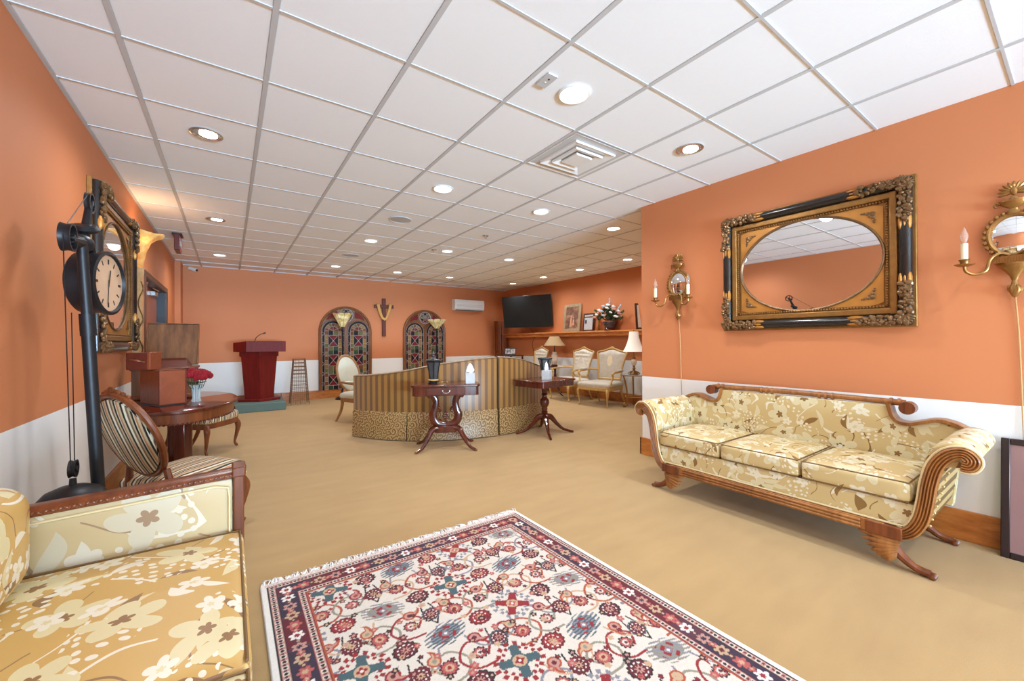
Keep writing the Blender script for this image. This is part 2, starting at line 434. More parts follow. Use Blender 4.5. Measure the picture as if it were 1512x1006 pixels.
# recessed lights
def can(x, y, label, tilt=0, seen=True):
    t = thing('recessed_light', label, 'ceiling light', (x, y, CE), 0, 'recessed ceiling lights')
    obj('trim_ring', MB().lathe([(.098, .0), (.100, -.006), (.088, -.010), (.080, -.004), (.074, .004)], 28), M['silver' if tilt else 'white'], t)
    g = MB().lathe([(0, -.0015), (.076, -.0015), (.076, .003), (0, .003)], 28)
    if tilt: g = MB().lathe([(0, -.002), (.055, -.002), (.055, .002), (0, .002)], 24, (.012, .0, -.004)); obj('reflector', MB().lathe([(0, .0), (.074, -.001), (.074, .004), (0, .004)], 24), M['silver'], t)
    obj('lamp_disc', g, M['can'], t)
    l = bpy.data.lights.new('can_light', 'SPOT'); l.energy = CAN_W; l.spot_size = R(165); l.spot_blend = .9; l.shadow_soft_size = .07; l.color = (.93, .96, 1.0)
    lo = bpy.data.objects.new('can_light', l); COL.objects.link(lo); lo.parent = t; lo.location = (0, 0, -.02)
LX = [gx(.5), gx(3.5), gx(5.5), gx(7.5), gx(10.4)]
LY = [gy(-1.5), gy(1.5), gy(5.5), gy(9.45)]
ordn = ['first', 'second', 'third', 'fourth', 'fifth']
rown = ['row nearest the camera', 'second row from the camera', 'third row from the camera', 'row along the back wall']
for j, y in enumerate(LY):
    for i, x in enumerate(LX):
        if (j == 0 and i in (0, 3, 4)) or (j == 1 and i == 4): continue
        a = ordn[i] if j else ['', 'left one', 'right one'][i]
        tl = 1 if (i == 0 and j in (1, 2)) or (i == 2 and j == 0) else 0
        nm = ('tilted silver-rimmed' if tl else 'white round')
        lab = f'{nm} recessed light, {a} from the left wall in the {rown[j]}' if j else f'{nm} recessed light beside the air vent, {a} of the {rown[j]}'
        can(x, y, lab, tl)
can(LX[4], gy(7.45), 'white round recessed light above the television, beside the alcove wall')
can(LX[4], gy(3.5), 'white round recessed light next to the corner of the mirror wall')
for i in (0, 1, 2): can(LX[i], gy(-5.5), f'added white round recessed light behind the camera, {ordn[i]} from the left wall')  # unseen lamps added to continue the rows and light the near part
# ceiling speakers, sprinklers, sensor plate
for x, y, w in ((1.705, 4.81, 'nearer'), (1.705, 7.25, 'farther')):
    t = thing('ceiling_speaker', f'round grey ceiling speaker grille, the {w} of the two', 'speaker', (x, y, CE), 0, 'ceiling speakers')
    obj('rim', MB().lathe([(.135, .0), (.135, -.006), (.122, -.009), (.120, -.002)], 36), M['tbar'], t)
    obj('grille', MB().lathe([(0, -.006), (.121, -.004), (.121, .0), (0, 0)], 36), plain('speaker_mesh_'+w, (.5, .5, .5), .6, 0, .2, 400), t)
for x, y, w in ((2.952, 4.865, 'nearer'), (2.716, 6.079, 'farther')):
    t = thing('sprinkler_head', f'small grey sprinkler head in the ceiling, the {w} one', 'sprinkler', (x, y, CE), 0, 'sprinkler heads')
    obj('escutcheon', MB().lathe([(.045, 0), (.04, -.008), (.02, -.012), (.0, -.012)], 18), M['silver'], t)
    obj('deflector', MB().lathe([(.008, -.01), (.008, -.03), (.02, -.032), (.02, -.036), (0, -.036)], 14), M['silver'], t)
t = thing('ceiling_sensor', 'small grey rectangular sensor plate on a ceiling tile', 'sensor', (1.487, 1.774, CE), 0)
obj('plate', MB().box(-.035, .035, -.06, .06, -.008, .001), M['tbar'], t, bevel=.002)
obj('screw', MB().lathe([(.006, -.007), (.006, -.010), (0, -.011)], 10, (0, .012, 0)), M['white'], t)
obj('screw', MB().lathe([(.006, -.007), (.006, -.010), (0, -.011)], 10, (0, -.02, 0)), M['slate'], t)
# door in the left wall
d = thing('door_1', 'brown-framed recessed double door in the orange left wall', None); struct(d)
fr = MB()
for y0, y1, z0, z1 in ((DY0-.05, DY0+.02, 0, DZ+.05), (DY1-.02, DY1+.05, 0, DZ+.05), (DY0+.02, DY1-.02, DZ-.02, DZ+.05)): fr.box(XL-.15, XL+.012, y0, y1, z0, z1)
obj('door_frame', fr, M['brownframe'], d, smooth=0, bevel=.003)
obj('jamb_lining', MB().box(XL-.15, XL-.02, DY1-.035, DY1-.02, 0, DZ-.02), M['slate'], d, smooth=0)
dm = wood('door_wood_with_wall_reflection', srgb(150, 85, 60), srgb(176, 105, 78), .3)  # leaf colour includes the orange wall's reflection, painted into the wood
for q, (y0, y1) in enumerate(((DY0+.02, 7.345), (7.355, DY1-.035))):
    lf = obj('door_leaf', MB().box(XL-.155, XL-.115, y0, y1, .01, DZ-.02), dm, d, smooth=0, bevel=.003)
    cl = MB().box(XL-.115, XL-.06, y0+.35, y0+.62, DZ-.12, DZ-.06).tube([(XL-.07, y0+.6, DZ-.055), (XL-.03, y0+.4, DZ-.05), (XL-.06, y0+.1, DZ-.04)], .008)
    obj('door_closer', cl, M['silver'], lf, bevel=.004)
    obj('handle', MB().box(XL-.115, XL-.10, y0+.08+.75*q*0, y0+.16, .95, 1.15).tube([(XL-.10, y0+.12, 1.05), (XL-.06, y0+.12, 1.05), (XL-.06, y0+.22, 1.05)], .009), M['silver'], lf, bevel=.002)
# ------------------------------------------------------------------ materials for the furniture
M['oak'] = wood('golden_oak', srgb(112, 66, 30), srgb(172, 112, 58), .33)
M['walnut'] = wood('red_walnut', srgb(78, 36, 16), srgb(132, 70, 36), .3)
M['mahog'] = wood('dark_mahogany', srgb(48, 14, 8), srgb(98, 36, 20), .18, **{'Coat Weight': .4})
M['mahogred'] = wood('red_mahogany', srgb(82, 14, 10), srgb(118, 24, 16), .5, **{'Specular IOR Level': .25})
M['gold'] = plain('aged_gold', srgb(150, 108, 55), .38, .55, .35, 25, .3, 90)
M['paintgold'] = plain('antique_gold_paint', srgb(196, 160, 98), .4, .25, .3, 20, .2, 60)
M['brass'] = plain('antique_brass', srgb(158, 118, 66), .33, .75, .25, 30, .2, 120)
M['iron'] = plain('dark_iron', (.022, .022, .025), .42, .5, .3, 20)
M['mirror'] = NT('mirror_silver').done((.92, .93, .95), .01, 1.0)
M['fl_gold'] = floral('gold_floral_satin', srgb(198, 158, 86), srgb(212, 175, 105), srgb(224, 212, 166), srgb(236, 230, 210), srgb(148, 112, 74), 5.4, .40, .6)
M['fl_beige'] = floral('beige_floral_satin', srgb(196, 172, 126), srgb(204, 184, 142), srgb(206, 196, 170), srgb(218, 210, 190), srgb(160, 132, 102), 4.0, .45, .9)
M['fl_sofa'] = floral('cream_gold_floral_satin', srgb(194, 168, 112), srgb(208, 186, 136), srgb(214, 202, 162), srgb(224, 216, 190), srgb(138, 104, 58), 6.4, .42, 1.0)
M['brownstripe'] = stripes('brown_tan_stripe', [(0, srgb(112, 86, 50)), (.5, srgb(186, 156, 104))], 14, 1)
M['piping'] = plain('cream_piping', srgb(226, 206, 158), .5)
M['darkpipe'] = plain('brown_piping', srgb(120, 92, 55), .5)

# ------------------------------------------------------------------ patterned rug
def rug():
    x0, x1, y0, y1 = .125, 1.725, -.02, 2.425
    dx = .0036; nx, ny = int((x1-x0)/dx)+1, int((y1-y0)/dx)+1
    xs, ys = np.linspace(0, x1-x0, nx), np.linspace(0, y1-y0, ny)
    Wd, Hd = x1-x0, y1-y0
    X, Y = np.meshgrid(xs, ys, indexing='ij')
    rng = np.random.default_rng(4)
    C = {k: np.array(srgb(*v)) for k, v in dict(ivory=(224,216,204), red=(150,44,48), burg=(104,38,48), navy=(62,50,68), plum=(92,54,66), pink=(196,148,136), tan=(202,170,138), grey=(138,138,148), teal=(74,98,104), black=(46,36,40), white=(240,236,228), rose=(186,96,92), rust=(176,84,58), olive=(150,146,128)).items()}
    A = np.empty((nx, ny, 3)); A[:] = C['ivory']
    def win(cx, cy, r):
        i0, i1 = max(0, int((cx-r)/dx)), min(nx, int((cx+r)/dx)+2); j0, j1 = max(0, int((cy-r)/dx)), min(ny, int((cy+r)/dx)+2)
        return slice(i0, i1), slice(j0, j1)
    clip = np.ones((nx, ny), bool)
    def paint(sl, m, c):
        m = m & clip[sl]; A[sl][m] = C[c]
    def pol(cx, cy, r, rot=0):
        sl = win(cx, cy, r); x, y = X[sl]-cx, Y[sl]-cy
        return sl, x, y, np.hypot(x, y), np.arctan2(y, x)+rot
    def flower(cx, cy, r, n, cols, rot=0, depth=.35):
        sl, x, y, d, a = pol(cx, cy, r, rot)
        if d.size == 0: return
        rad = r*(1-depth+depth*np.abs(np.cos(a*n/2)))
        for k, c in enumerate(cols):
            f = (1, .78, .48, .24)[k] if len(cols) > 2 else (1, .42)[k]
            paint(sl, d < rad*f, c)
        
    def star(cx, cy, r, cols, rot=0):
        # eight-armed medallion with a toothed outline
        sl, x, y, d, a = pol(cx, cy, r*1.05, rot)
        if d.size == 0: return
        s8 = np.abs(np.cos(a*4)); s4 = np.abs(np.cos(a*2))
        out = r*(.72+.16*s4+.10*np.sign(np.cos(a*16)))
        paint(sl, (d < out), cols[0]); paint(sl, d < out*.80, 'ivory')
        arm = r*(.28+.42*np.cos(a*2+.785)**8+.38*np.cos(a*2)**10)+r*.05*np.sign(np.cos(d*160))
        paint(sl, d < arm, cols[1])
        sl, x, y, d, a = pol(cx, cy, r*.3)
        paint(sl, d < r*.26, cols[2]); paint(sl, d < r*.15*(1+.3*np.cos(a*4)), cols[3]); paint(sl, d < r*.06, 'white')
    def palmette(cx, cy, r, cols, rot=0):
        sl, x, y, d, a = pol(cx, cy, r*1.1, 0)
        if d.size == 0: return
        c, s = np.cos(rot), np.sin(rot); u, v = x*c+y*s, y*c-x*s
        k = np.abs(u)+np.abs(v)*.9
        an = np.arctan2(v, u); rad = r*(.82+.12*np.abs(np.cos(an*7)))
        paint(sl, (np.hypot(u, v*1.15) < rad), cols[0]); paint(sl, np.hypot(u, v*1.15) < rad*.84, cols[1])
        paint(sl, (np.abs(np.hypot(u, v)-r*.52) < r*.05) & (np.cos(an*10) > 0), 'white')
        paint(sl, np.hypot(u, v) < r*(.26+.10*np.cos(an*8)), cols[2]); paint(sl, np.hypot(u, v) < r*.10, cols[1])
    def cloud(cx, cy, r, cols, rot=0):
        # feathered oval cloud with a cross
        sl, x, y, d, a = pol(cx, cy, r*1.2, 0)
        if d.size == 0: return
        c, s = np.cos(rot), np.sin(rot); u, v = x*c+y*s, y*c-x*s
        e = np.hypot(u/1.1, v/.72); tooth = r*(.82+.14*np.sign(np.sin(v*330))*np.sign(u))
        hatch = np.sin(v*420+u*60) > 0
        paint(sl, (e < tooth) & hatch, cols[0]); paint(sl, (e < tooth) & ~hatch, cols[1])
        arm = (np.abs(u-v) < r*.10+.012*np.sign(np.sin((u+v)*150))) | (np.abs(u+v) < r*.10+.012*np.sign(np.sin((u-v)*150)))
        paint(sl, arm & (e < r*.62), cols[2]); paint(sl, np.abs(u)+np.abs(v) < r*.2, cols[0]); paint(sl, np.abs(u)+np.abs(v) < r*.09, 'white')
    def paisley(cx, cy, r, cols, rot=0):
        sl, x, y, d, a = pol(cx, cy, r*1.3, 0)
        if d.size == 0: return
        c, s = np.cos(rot), np.sin(rot); u, v = x*c+y*s, y*c-x*s
        for k, f in enumerate((1, .72, .34)):
            b = np.hypot(u+r*.25, v) < r*.5*f
            tail = (np.hypot(u-r*.15, v-r*.30) < r*.62*f) & (np.hypot(u-r*.30, v-r*.62*1.0) > r*.52/f**.3) & (u > -r*.2)
            paint(sl, b | tail, cols[k])
    def curve(pts, w, c, w2=None, c2=None):
        P = np.array(cat([(*p, 0) for p in pts], 14))[:, :2]
        for (px, py) in P:
            sl, x, y, d, a = pol(px, py, w); 
            if d.size: paint(sl, d < w, c)
    # borders (distance to the edge)
    E_ = np.minimum(np.minimum(X, Wd-X), np.minimum(Y, Hd-Y)); 
    side = np.where((np.minimum(X, Wd-X) < np.minimum(Y, Hd-Y)), Y, X)
    longside = np.minimum(X, Wd-X) < np.minimum(Y, Hd-Y)
    b0, b1, b2, b3, b4 = .03, .066, .150, .186, .194
    clip = E_ > b4
    # field: staggered lattice of motifs joined by vines
    px_, py_ = .345, .30
    fx0 = Wd/2
    vine = ['rust', 'tan', 'grey', 'red', 'olive']
    for jj in range(-1, 10):
        for ii in range(-4, 5):
            cx, cy = fx0+ii*px_+(px_/2 if jj % 2 else 0), .10+jj*py_
            k = (ii*2+jj*3) % 4
            # vines
            for sg in (-1, 1):
                col = vine[(ii+jj+sg) % 5]
                curve([(cx+sg*.07, cy+.05), (cx+sg*.15, cy+.06), (cx+sg*.19, cy+.13), (cx+sg*.13, cy+.20), (cx+sg*.05, cy+.16), (cx+sg*.08, cy+.10)], .0058, col)
                curve([(cx+sg*.06, cy-.06), (cx+sg*.10, cy-.15), (cx+sg*.20, cy-.165)], .0050, 'grey' if jj % 2 else 'tan')
                curve([(cx, cy+.08), (cx+sg*.03, cy+.15), (cx+sg*.02, cy+.23)], .0040, 'black')
    for jj in range(-1, 10):
        for ii in range(-4, 5):
            cx, cy = fx0+ii*px_+(px_/2 if jj % 2 else 0), .10+jj*py_
            k = (ii+jj*2) % 4
            if k == 0: star(cx, cy, .112, ['red', 'teal', 'tan', 'red'])
            elif k == 1: cloud(cx, cy, .095, ['grey', 'teal', 'red'], .3)
            elif k == 2: star(cx, cy, .108, ['grey', 'red', 'tan', 'rose'], .4)
            else: cloud(cx, cy, .092, ['grey', 'olive', 'red'], -.3)
            palmette(cx+px_/2, cy+.005, .060, ['black', 'burg', 'pink'] if (ii+jj) % 2 else ['burg', 'red', 'tan'], .2)
            palmette(cx, cy+.152, .052, ['burg', 'burg', 'tan'] if (ii+jj) % 2 else ['teal', 'burg', 'pink'], .8)
            flower(cx+.105, cy+.125, .040, 12, ['burg', 'rose', 'tan', 'red'], .3, .2)
            flower(cx-.105, cy+.125, .034, 10, ['black', 'rose', 'ivory', 'plum'], 0, .25)
            paisley(cx+.10, cy-.10, .06, ['red' if jj % 2 else 'rust', 'pink', 'burg'], .6+jj)
            paisley(cx-.10, cy-.10, .058, ['rust' if ii % 2 else 'red', 'tan', 'olive'], 2.4+ii)
            for q in range(14):
                a = q*.45+ii+jj; rr = (.125, .150, .175)[q % 3]
                flower(cx+rr*math.cos(a), cy+rr*math.sin(a), (.016, .013, .019)[q % 3], 5, [('black', 'tan', 'burg', 'rose')[(q+ii) % 4], ('tan', 'red', 'pink')[q % 3]], a, .4)
    # borders painted over
    clip = np.ones((nx, ny), bool)
    m = E_ <= b4; A[m] = C['ivory']
    m = (E_ > b3) & (E_ <= b3+.006); A[m] = C['rust']
    def guard(lo, hi, f1):
        m = (E_ > lo) & (E_ <= hi); t = (E_-(lo+hi)/2); s = np.mod(side, .034)-.017
        A[m] = C['pink']
        k = m & (np.abs(t) < .011) & (np.abs(np.abs(s)-.0) < .010) & (np.hypot(s, t) > .004); A[k] = C['ivory']
        k = m & (np.hypot(s, t) < .0075) ; A[k] = C['black']
        k = m & (np.hypot(np.abs(s)-.017, t) < .006); A[k] = C['burg']
        k = ((E_ > lo) & (E_ < lo+.004)) | ((E_ > hi-.004) & (E_ <= hi)); A[k] = C[f1]
    guard(b0, b1, 'black'); guard(b2, b3, 'burg')
    m = (E_ > b1) & (E_ <= b2)
    blot = .5+.5*np.sin(side*9.0+np.sin(side*3)*2)
    A[m] = C['burg']; A[m & (blot > .62)] = C['navy']; A[m & (blot > .45) & (blot <= .62)] = C['plum']
    mid = (b1+b2)/2
    edges = [(lambda s: (mid, s), Hd), (lambda s: (Wd-mid, s), Hd), (lambda s: (s, mid), Wd), (lambda s: (s, Hd-mid), Wd)]
    for fn, L in edges:
        n = int((L-2*mid)/.076); st = (L-2*mid)/n
        for q in range(n+1):
            cx, cy = fn(mid+q*st); c = [('white', 'red'), ('rose', 'tan'), ('tan', 'burg'), ('pink', 'navy')][q % 4]
            flower(cx, cy, .031, 6, list(c), q*.8, .45)
            if q < n:
                hx, hy = fn(mid+(q+.5)*st); flower(hx, hy, .017, 4, ['plum' if q % 2 else 'rose', 'tan'], q, .5)
    A[E_ <= b0] = C['white']; A[(E_ <= b0) & (E_ > b0-.004)] = C['black']
    endc = (np.minimum(Y, Hd-Y) < b0) ; A[endc & (np.minimum(X, Wd-X) > .02)] = np.where(rng.random((nx, ny, 1)) > .5, C['white'], C['rose']*.6+C['white']*.4)[endc & (np.minimum(X, Wd-X) > .02)]
    A *= .86*(.94+.12*rng.random((nx, ny, 1)))
    # mesh
    z = .011+.0012*rng.random((nx, ny)); z[0, :] = z[-1, :] = z[:, 0] = z[:, -1] = .002
    co = np.stack([X+x0, Y+y0, z], 2).reshape(-1, 3)
    idx = np.arange(nx*ny).reshape(nx, ny)
    q = np.stack([idx[:-1, :-1], idx[1:, :-1], idx[1:, 1:], idx[:-1, 1:]], 2).reshape(-1, 4)
    me = bpy.data.meshes.new('rug'); me.vertices.add(nx*ny); me.vertices.foreach_set('co', co.ravel())
    nq = len(q); me.loops.add(nq*4); me.polygons.add(nq)
    me.polygons.foreach_set('loop_start', np.arange(nq, dtype=np.int32)*4); me.loops.foreach_set('vertex_index', q.ravel().astype(np.int32))
    me.update(calc_edges=True); me.shade_smooth()
    at = me.color_attributes.new('weave', 'FLOAT_COLOR', 'POINT'); at.data.foreach_set('color', np.concatenate([A.reshape(-1, 3), np.ones((nx*ny, 1))], 1).astype(np.float32).ravel())
    t = NT('rug_weave'); a = t.n('ShaderNodeAttribute', attribute_name='weave'); n = t.noise(t.coord(), 350, 2)
    t.bump(n, .4, .003); me.materials.append(t.done(a.outputs['Color'], .9, 0))
    root = thing('area_rug', 'ivory and burgundy oriental rug with floral field and white fringe', 'rug', (0, 0, 0))
    o = bpy.data.objects.new('rug_field', me); COL.objects.link(o); o.parent = root
    # fringe along the far short end
    fm = MB(); rnd = random.Random(2)
    for i in range(330):
        x = x0+.004+(Wd-.008)*i/329; L = rnd.uniform(.035, .07); a = rnd.uniform(-.6, .6); w = .0035
        ex, ey = x+L*math.sin(a), y1+L*math.cos(a); mx, my = (x+ex)/2+rnd.uniform(-.01, .01), (y1+ey)/2
        fm.tube([(x, y1-.004, .006), (mx, my, .004+rnd.uniform(.002, .012)), (ex, ey, .003)], [w, w*.9, w*.5], 4)
    f = obj('fringe', fm, plain('white_cotton', (.82, .80, .76), .9), root); f['kind'] = 'stuff'
rug()

# ------------------------------------------------------------------ scroll-arm sofa on the right
def strip(mb, path, prof, yo=0, M=None, closed=False):
    # sweep a profile [(offset in plane, y)] along a path in x-z
    P = [Vector((p[0], p[1])) for p in path]; k = len(P); rings = []
    for i in range(k):
        t = (P[min(i+1, k-1)]-P[max(i-1, 0)]).normalized(); nrm = Vector((-t.y, t.x))
        rings.append([(P[i].x+nrm.x*o, yo+y, P[i].y+nrm.y*o) for o, y in prof])
    return mb.loft(rings, M=M)
def phyfe_sofa():
    t = thing('scroll_arm_sofa', 'cream and gold floral scroll-arm sofa with carved wood frame below the large gilt mirror', 'sofa', (3.335, 1.325, 0), -PI/2)
    F, Wd = M['fl_sofa'], M['oak']
    top = cat([(-.985, .66, 0), (-.92, .705, 0), (-.85, .745, 0), (-.78, .757, 0), (-.71, .735, 0), (-.65, .715, 0), (-.60, .722, 0), (-.572, .755, 0), (-.56, .80, 0), (-.552, .832, 0)], 6)
    top = [(x, z) for x, z, _ in top]; full = top+[(-x, z) for x, z in top[::-1]]
    out = [(x*.992, z-.012) for x, z in full]+[(.86, .45), (.84, .25), (-.84, .25), (-.86, .45)]
    XZ = Matrix(((1,0,0,0), (0,0,1,0), (0,1,0,0), (0,0,0,1)))       # prism xy -> xz
    obj('back', MB().prism(out, .235, .30, M=XZ), F, t, bevel=.012, uv=True)
    obj('back_panel', MB().prism([(x*.99, z-.02) for x, z in out], .30, .325, M=XZ), M['brownstripe'], t, uv=True)
    for pt in (top, [(-x, z) for x, z in top[::-1]]):
        rail = MB(); strip(rail, pt, [(-.012, .22), (.008, .215), (.014, .27), (.008, .325), (-.012, .33)]); obj('shoulder_rail', rail, Wd, t)
    tr = MB().tube([(-.63, .27, .842), (-.3, .27, .847), (0, .27, .849), (.3, .27, .847), (.63, .27, .842)], .020, 12)
    for x in (-.60, -.56, -.24, -.20, -.16, .16, .20, .24, .56, .60): tr.lathe([(.0235, -.008), (.0255, 0), (.0235, .008)], 14, M=T(x, .27, .8455) @ Matrix.Rotation(PI/2, 4, 'Y'))
    tro = obj('crest_rail', tr, Wd, t)
    for sg in (-1, 1):
        ro = MB().lathe([(0, -.042), (.012, -.044), (.018, -.036), (.036, -.034), (.040, -.026), (.040, .05), (0, .05)], 20, M=T(sg*.645, .262, .815) @ Matrix.Rotation(-PI/2, 4, 'X') @ Matrix.Scale(-1, 4, (0,0,1)))
        for q in range(8): a = q*PI/4; ro.ell((sg*.645+.024*math.cos(a), .222, .815+.024*math.sin(a)), .009, .006, .009, 6, 4)
        obj('rosette', ro, M['walnut'], tro)
    # arms
    S0 = [(.60, .185), (.70, .19), (.765, .225), (.805, .30), (.825, .40), (.838, .50), (.862, .60), (.905, .665), (.955, .685), (.985, .66), (.975, .63), (.95, .63)]
    for sg in (1, -1):
        pth = [(sg*x, z) for x, z, _ in cat([(x, z, 0) for x, z in S0], 6)]
        if sg < 0: pth = pth[::-1]
        lo = sg
        inner = cat([(.74, .26, 0), (.775, .33, 0), (.79, .42, 0), (.80, .52, 0), (.815, .62, 0), (.85, .70, 0), (.91, .735, 0), (.975, .72, 0), (1.005, .67, 0), (.985, .625, 0), (.945, .615, 0), (.895, .60, 0), (.862, .53, 0), (.848, .42, 0), (.83, .30, 0), (.79, .235, 0)], 4, True)
        outl = [(sg*x, z) for x, z, _ in inner]
        rings = []
        for y, sc in ((-.335, .93), (-.325, .985), (-.30, 1), (0, 1), (.22, 1), (.30, .98)):
            cx = sum(p[0] for p in outl)/len(outl); cz = sum(p[1] for p in outl)/len(outl)
            rings.append([(cx+(x-cx)*sc, y, cz+(z-cz)*sc) for x, z in outl])
        arm = obj('arm', MB().loft(rings), F, t, uv=True, smooth=50)
        prof = [(-.030, -.0), (-.030, -.022)]
        for q in range(5):
            o0 = -.030+q*.012; prof += [(o0+.002, -.030), (o0+.006, -.034), (o0+.010, -.030), (o0+.012, -.024)]
        prof += [(.030, 0)]
        prof = [(o*lo*1.0, y) for o, y in prof]
        fm = MB(); strip(fm, pth, prof, -.335); obj('arm_facing', fm, M['oak'], arm, smooth=30)
        pm = MB()
        off = []
        for i, p in enumerate(pth):
            a = pth[max(i-1, 0)]; b = pth[min(i+1, len(pth)-1)]; tx, tz = b[0]-a[0], b[1]-a[1]; L = math.hypot(tx, tz); off.append((p[0]-tz/L*.036, -.352, p[1]+tx/L*.036))
        pm.tube(off, .006, 6); obj('arm_piping', pm, M['piping'], arm)
        # striped outside of the arm
        ow = [(sg*x, z) for x, z in [(.80, .235), (.835, .30), (.855, .42), (.870, .53), (.905, .605), (.90, .62), (.85, .53), (.83, .42), (.80, .30), (.76, .25)]]
        obj('outer_arm_panel', MB().prism(ow, -.30, .30, M=XZ), M['brownstripe'], arm, uv=True, smooth=40)
        nm = MB()
        for q in range(9):
            a = (.862-.014*abs(q-9)*.6, .30+q*.034); nm.ell((sg*(.80+.012*q*.7+.03), -.305, .27+q*.037), .007, .005, .007, 6, 4)
        obj('nail_heads', nm, M['paintgold'], arm)['kind'] = 'stuff'
    # base
    obj('seat_base', MB().cushion(-.79, .79, -.345, .26, .225, .375, .015, .0, 6), F, t, uv=True)
    obj('base_piping', MB().tube([(-.74, -.352, .245), (.74, -.352, .245)], .006, 6), M['piping'], t)
    fr = MB().box(-.66, .66, -.372, -.33, .172, .238)
    for z in (.186, .205, .224): fr.tube([(-.56, -.373, z), (.56, -.373, z)], .0085, 8)
    obj('front_rail', fr, Wd, t, bevel=.004)
    obj('rear_rail', MB().box(-.74, .74, .25, .30, .17, .25), Wd, t)
    for sg in (-1, 1): obj('corner_block', MB().box(sg*.66-.075, sg*.66+.075, -.38, -.325, .168, .236), M['walnut'], t, bevel=.004)
    for sg in (-1, 1): obj('side_rail', MB().box(sg*.69-.03, sg*.69+.03, -.32, .28, .18, .24), Wd, t)
    for i, (a, b) in enumerate(((-.772, -.262), (-.258, .252), (.256, .772))):
        c = obj('seat_cushion', MB().cushion(a, b, -.362, .225, .372, .492, .03, .028, 12), F, t, uv=True)
        loop = [(a+.012, -.352, .484), (b-.012, -.352, .484), (b-.008, .2, .49), (a+.008, .2, .49)]
        obj('piping', MB().tube(loop, .005, 6, closed=True).tube([(a+.012, -.354, .382), (b-.012, -.354, .382)], .005, 6), M['darkpipe'], c)
    # legs with carved wings and paw feet
    for sx in (-1, 1):
        for sy in (-1, 1):
            y = -.325 if sy < 0 else .29
            pts = cat([(sx*.62, y, .185), (sx*.675, y, .13), (sx*.72, y, .075), (sx*.775, y-.0, .035), (sx*.835, y, .022)], 5)
            lg = MB().tube(pts, lerp_list([.045, .034, .025, .020, .022], len(pts)), 10)
            for q in range(4): lg.ell((sx*(.842), y-.02+q*.0133, .016), .018, .0075, .014, 8, 5)
            L = obj('leg', lg, M['walnut'], t)
            if sy < 0:
                w = MB()
                for q in range(7):
                    a = R(176+q*9); Lf = .105-.011*q; w.ell((0, 0, 0), Lf*.9, .014, .017, 8, 5, M=T(sx*(.735-.004*q), y-.034, .150-.010*q) @ Matrix.Scale(sx, 4, (1,0,0)) @ Matrix.Rotation(-a, 4, 'Y') @ T(Lf*.95, 0, 0))
                obj('carved_wing', w, M['oak'], L)
phyfe_sofa()

# ------------------------------------------------------------------ settee at lower left
def settee():
    t = thing('gold_floral_settee', 'gold floral satin settee with carved wood trim in the left foreground', 'sofa', (0, 0, 0))
    F = M['fl_gold']
    Y1, Y0 = 2.20, .22
    for k, (ya, yb, s) in enumerate(((2.11, 2.19, 1), (.23, .31, -1))):
        a = obj('arm', MB().cushion(-.76, .015, ya, yb, .26, .672, .02, 0, 8), M['fl_beige'], t, uv=True)
        rl = MB(); yy = (ya+yb)/2
        for q in range(14):
            pass
        rl.loft([[(x, yy+dy, z0+dz) for dy, dz in ((-.05, 0), (-.05, .016), (-.032, .028), (.032, .028), (.05, .016), (.05, 0))] for x, z0 in ((-.78, .640), (-.4, .655), (-.1, .668), (.03, .675))])
        r_ = obj('arm_rail', rl, M['walnut'], a, bevel=.004)
        cv = MB()
        for q in range(46):
            x = -.77+q*.0172; z0 = .640+.035*(x+.78)/.81
            cv.ell((x, yy-s*.05, z0+.011), .010, .004, .005, 6, 4, M=T(x, yy-s*.05, z0+.011) @ Matrix.Rotation((.7 if q % 2 else -.7), 4, 'Y') @ T(-x, -(yy-s*.05), -(z0+.011)))
        obj('rail_carving', cv, M['walnut'], r_)['kind'] = 'stuff'
        obj('front_post', MB().box(.012, .052, yy-.052, yy+.052, .02, .69).box(.008, .058, yy-.056, yy+.056, .675, .718), M['walnut'], a, bevel=.006)
        yf = yy-s*.045
        obj('panel_piping', MB().tube([(-.74, yf, .618), (-.35, yf, .634), (-.05, yf, .648), (-.005, yf, .636), (.0, yf, .60), (.0, yf, .3)], .005, 6), M['piping'], a)
    obj('back', MB().cushion(-.79, -.66, .23, 2.19, .26, .80, .05, 0, 8), F, t, uv=True)
    obj('back_rail', MB().box(-.80, -.66, .23, 2.19, .79, .825), M['walnut'], t, bevel=.01)
    obj('seat_base', MB().box(-.76, .03, .3, 2.12, .17, .34), F, t, uv=True, bevel=.01)
    obj('front_rail', MB().box(.02, .05, .3, 2.12, .12, .20), M['walnut'], t, bevel=.004)
    for i, (a, b) in enumerate(((.315, 1.205), (1.215, 2.105))):
        c = obj('seat_cushion', MB().cushion(-.66, .048, a, b, .335, .452, .028, .02, 14), F, t, uv=True)
        obj('piping', MB().tube([(.036, a+.014, .446), (.036, b-.014, .446), (-.6, b-.012, .45)], .0055, 6).tube([(.040, a+.012, .345), (.040, b-.012, .345)], .0055, 6), M['darkpipe'], c)
        c = obj('back_cushion', MB().cushion(-.70, -.53, a+.02, b-.06, .455, .80, .085, 0, 12), F, t, uv=True)
    for x in (-.72, .03):
        for y in (.27, 2.15): obj('leg', MB().lathe([(.018, 0), (.024, .03), (.02, .07), (.032, .13), (.03, .2)], 12, (x, y, 0)), M['walnut'], t)
settee()
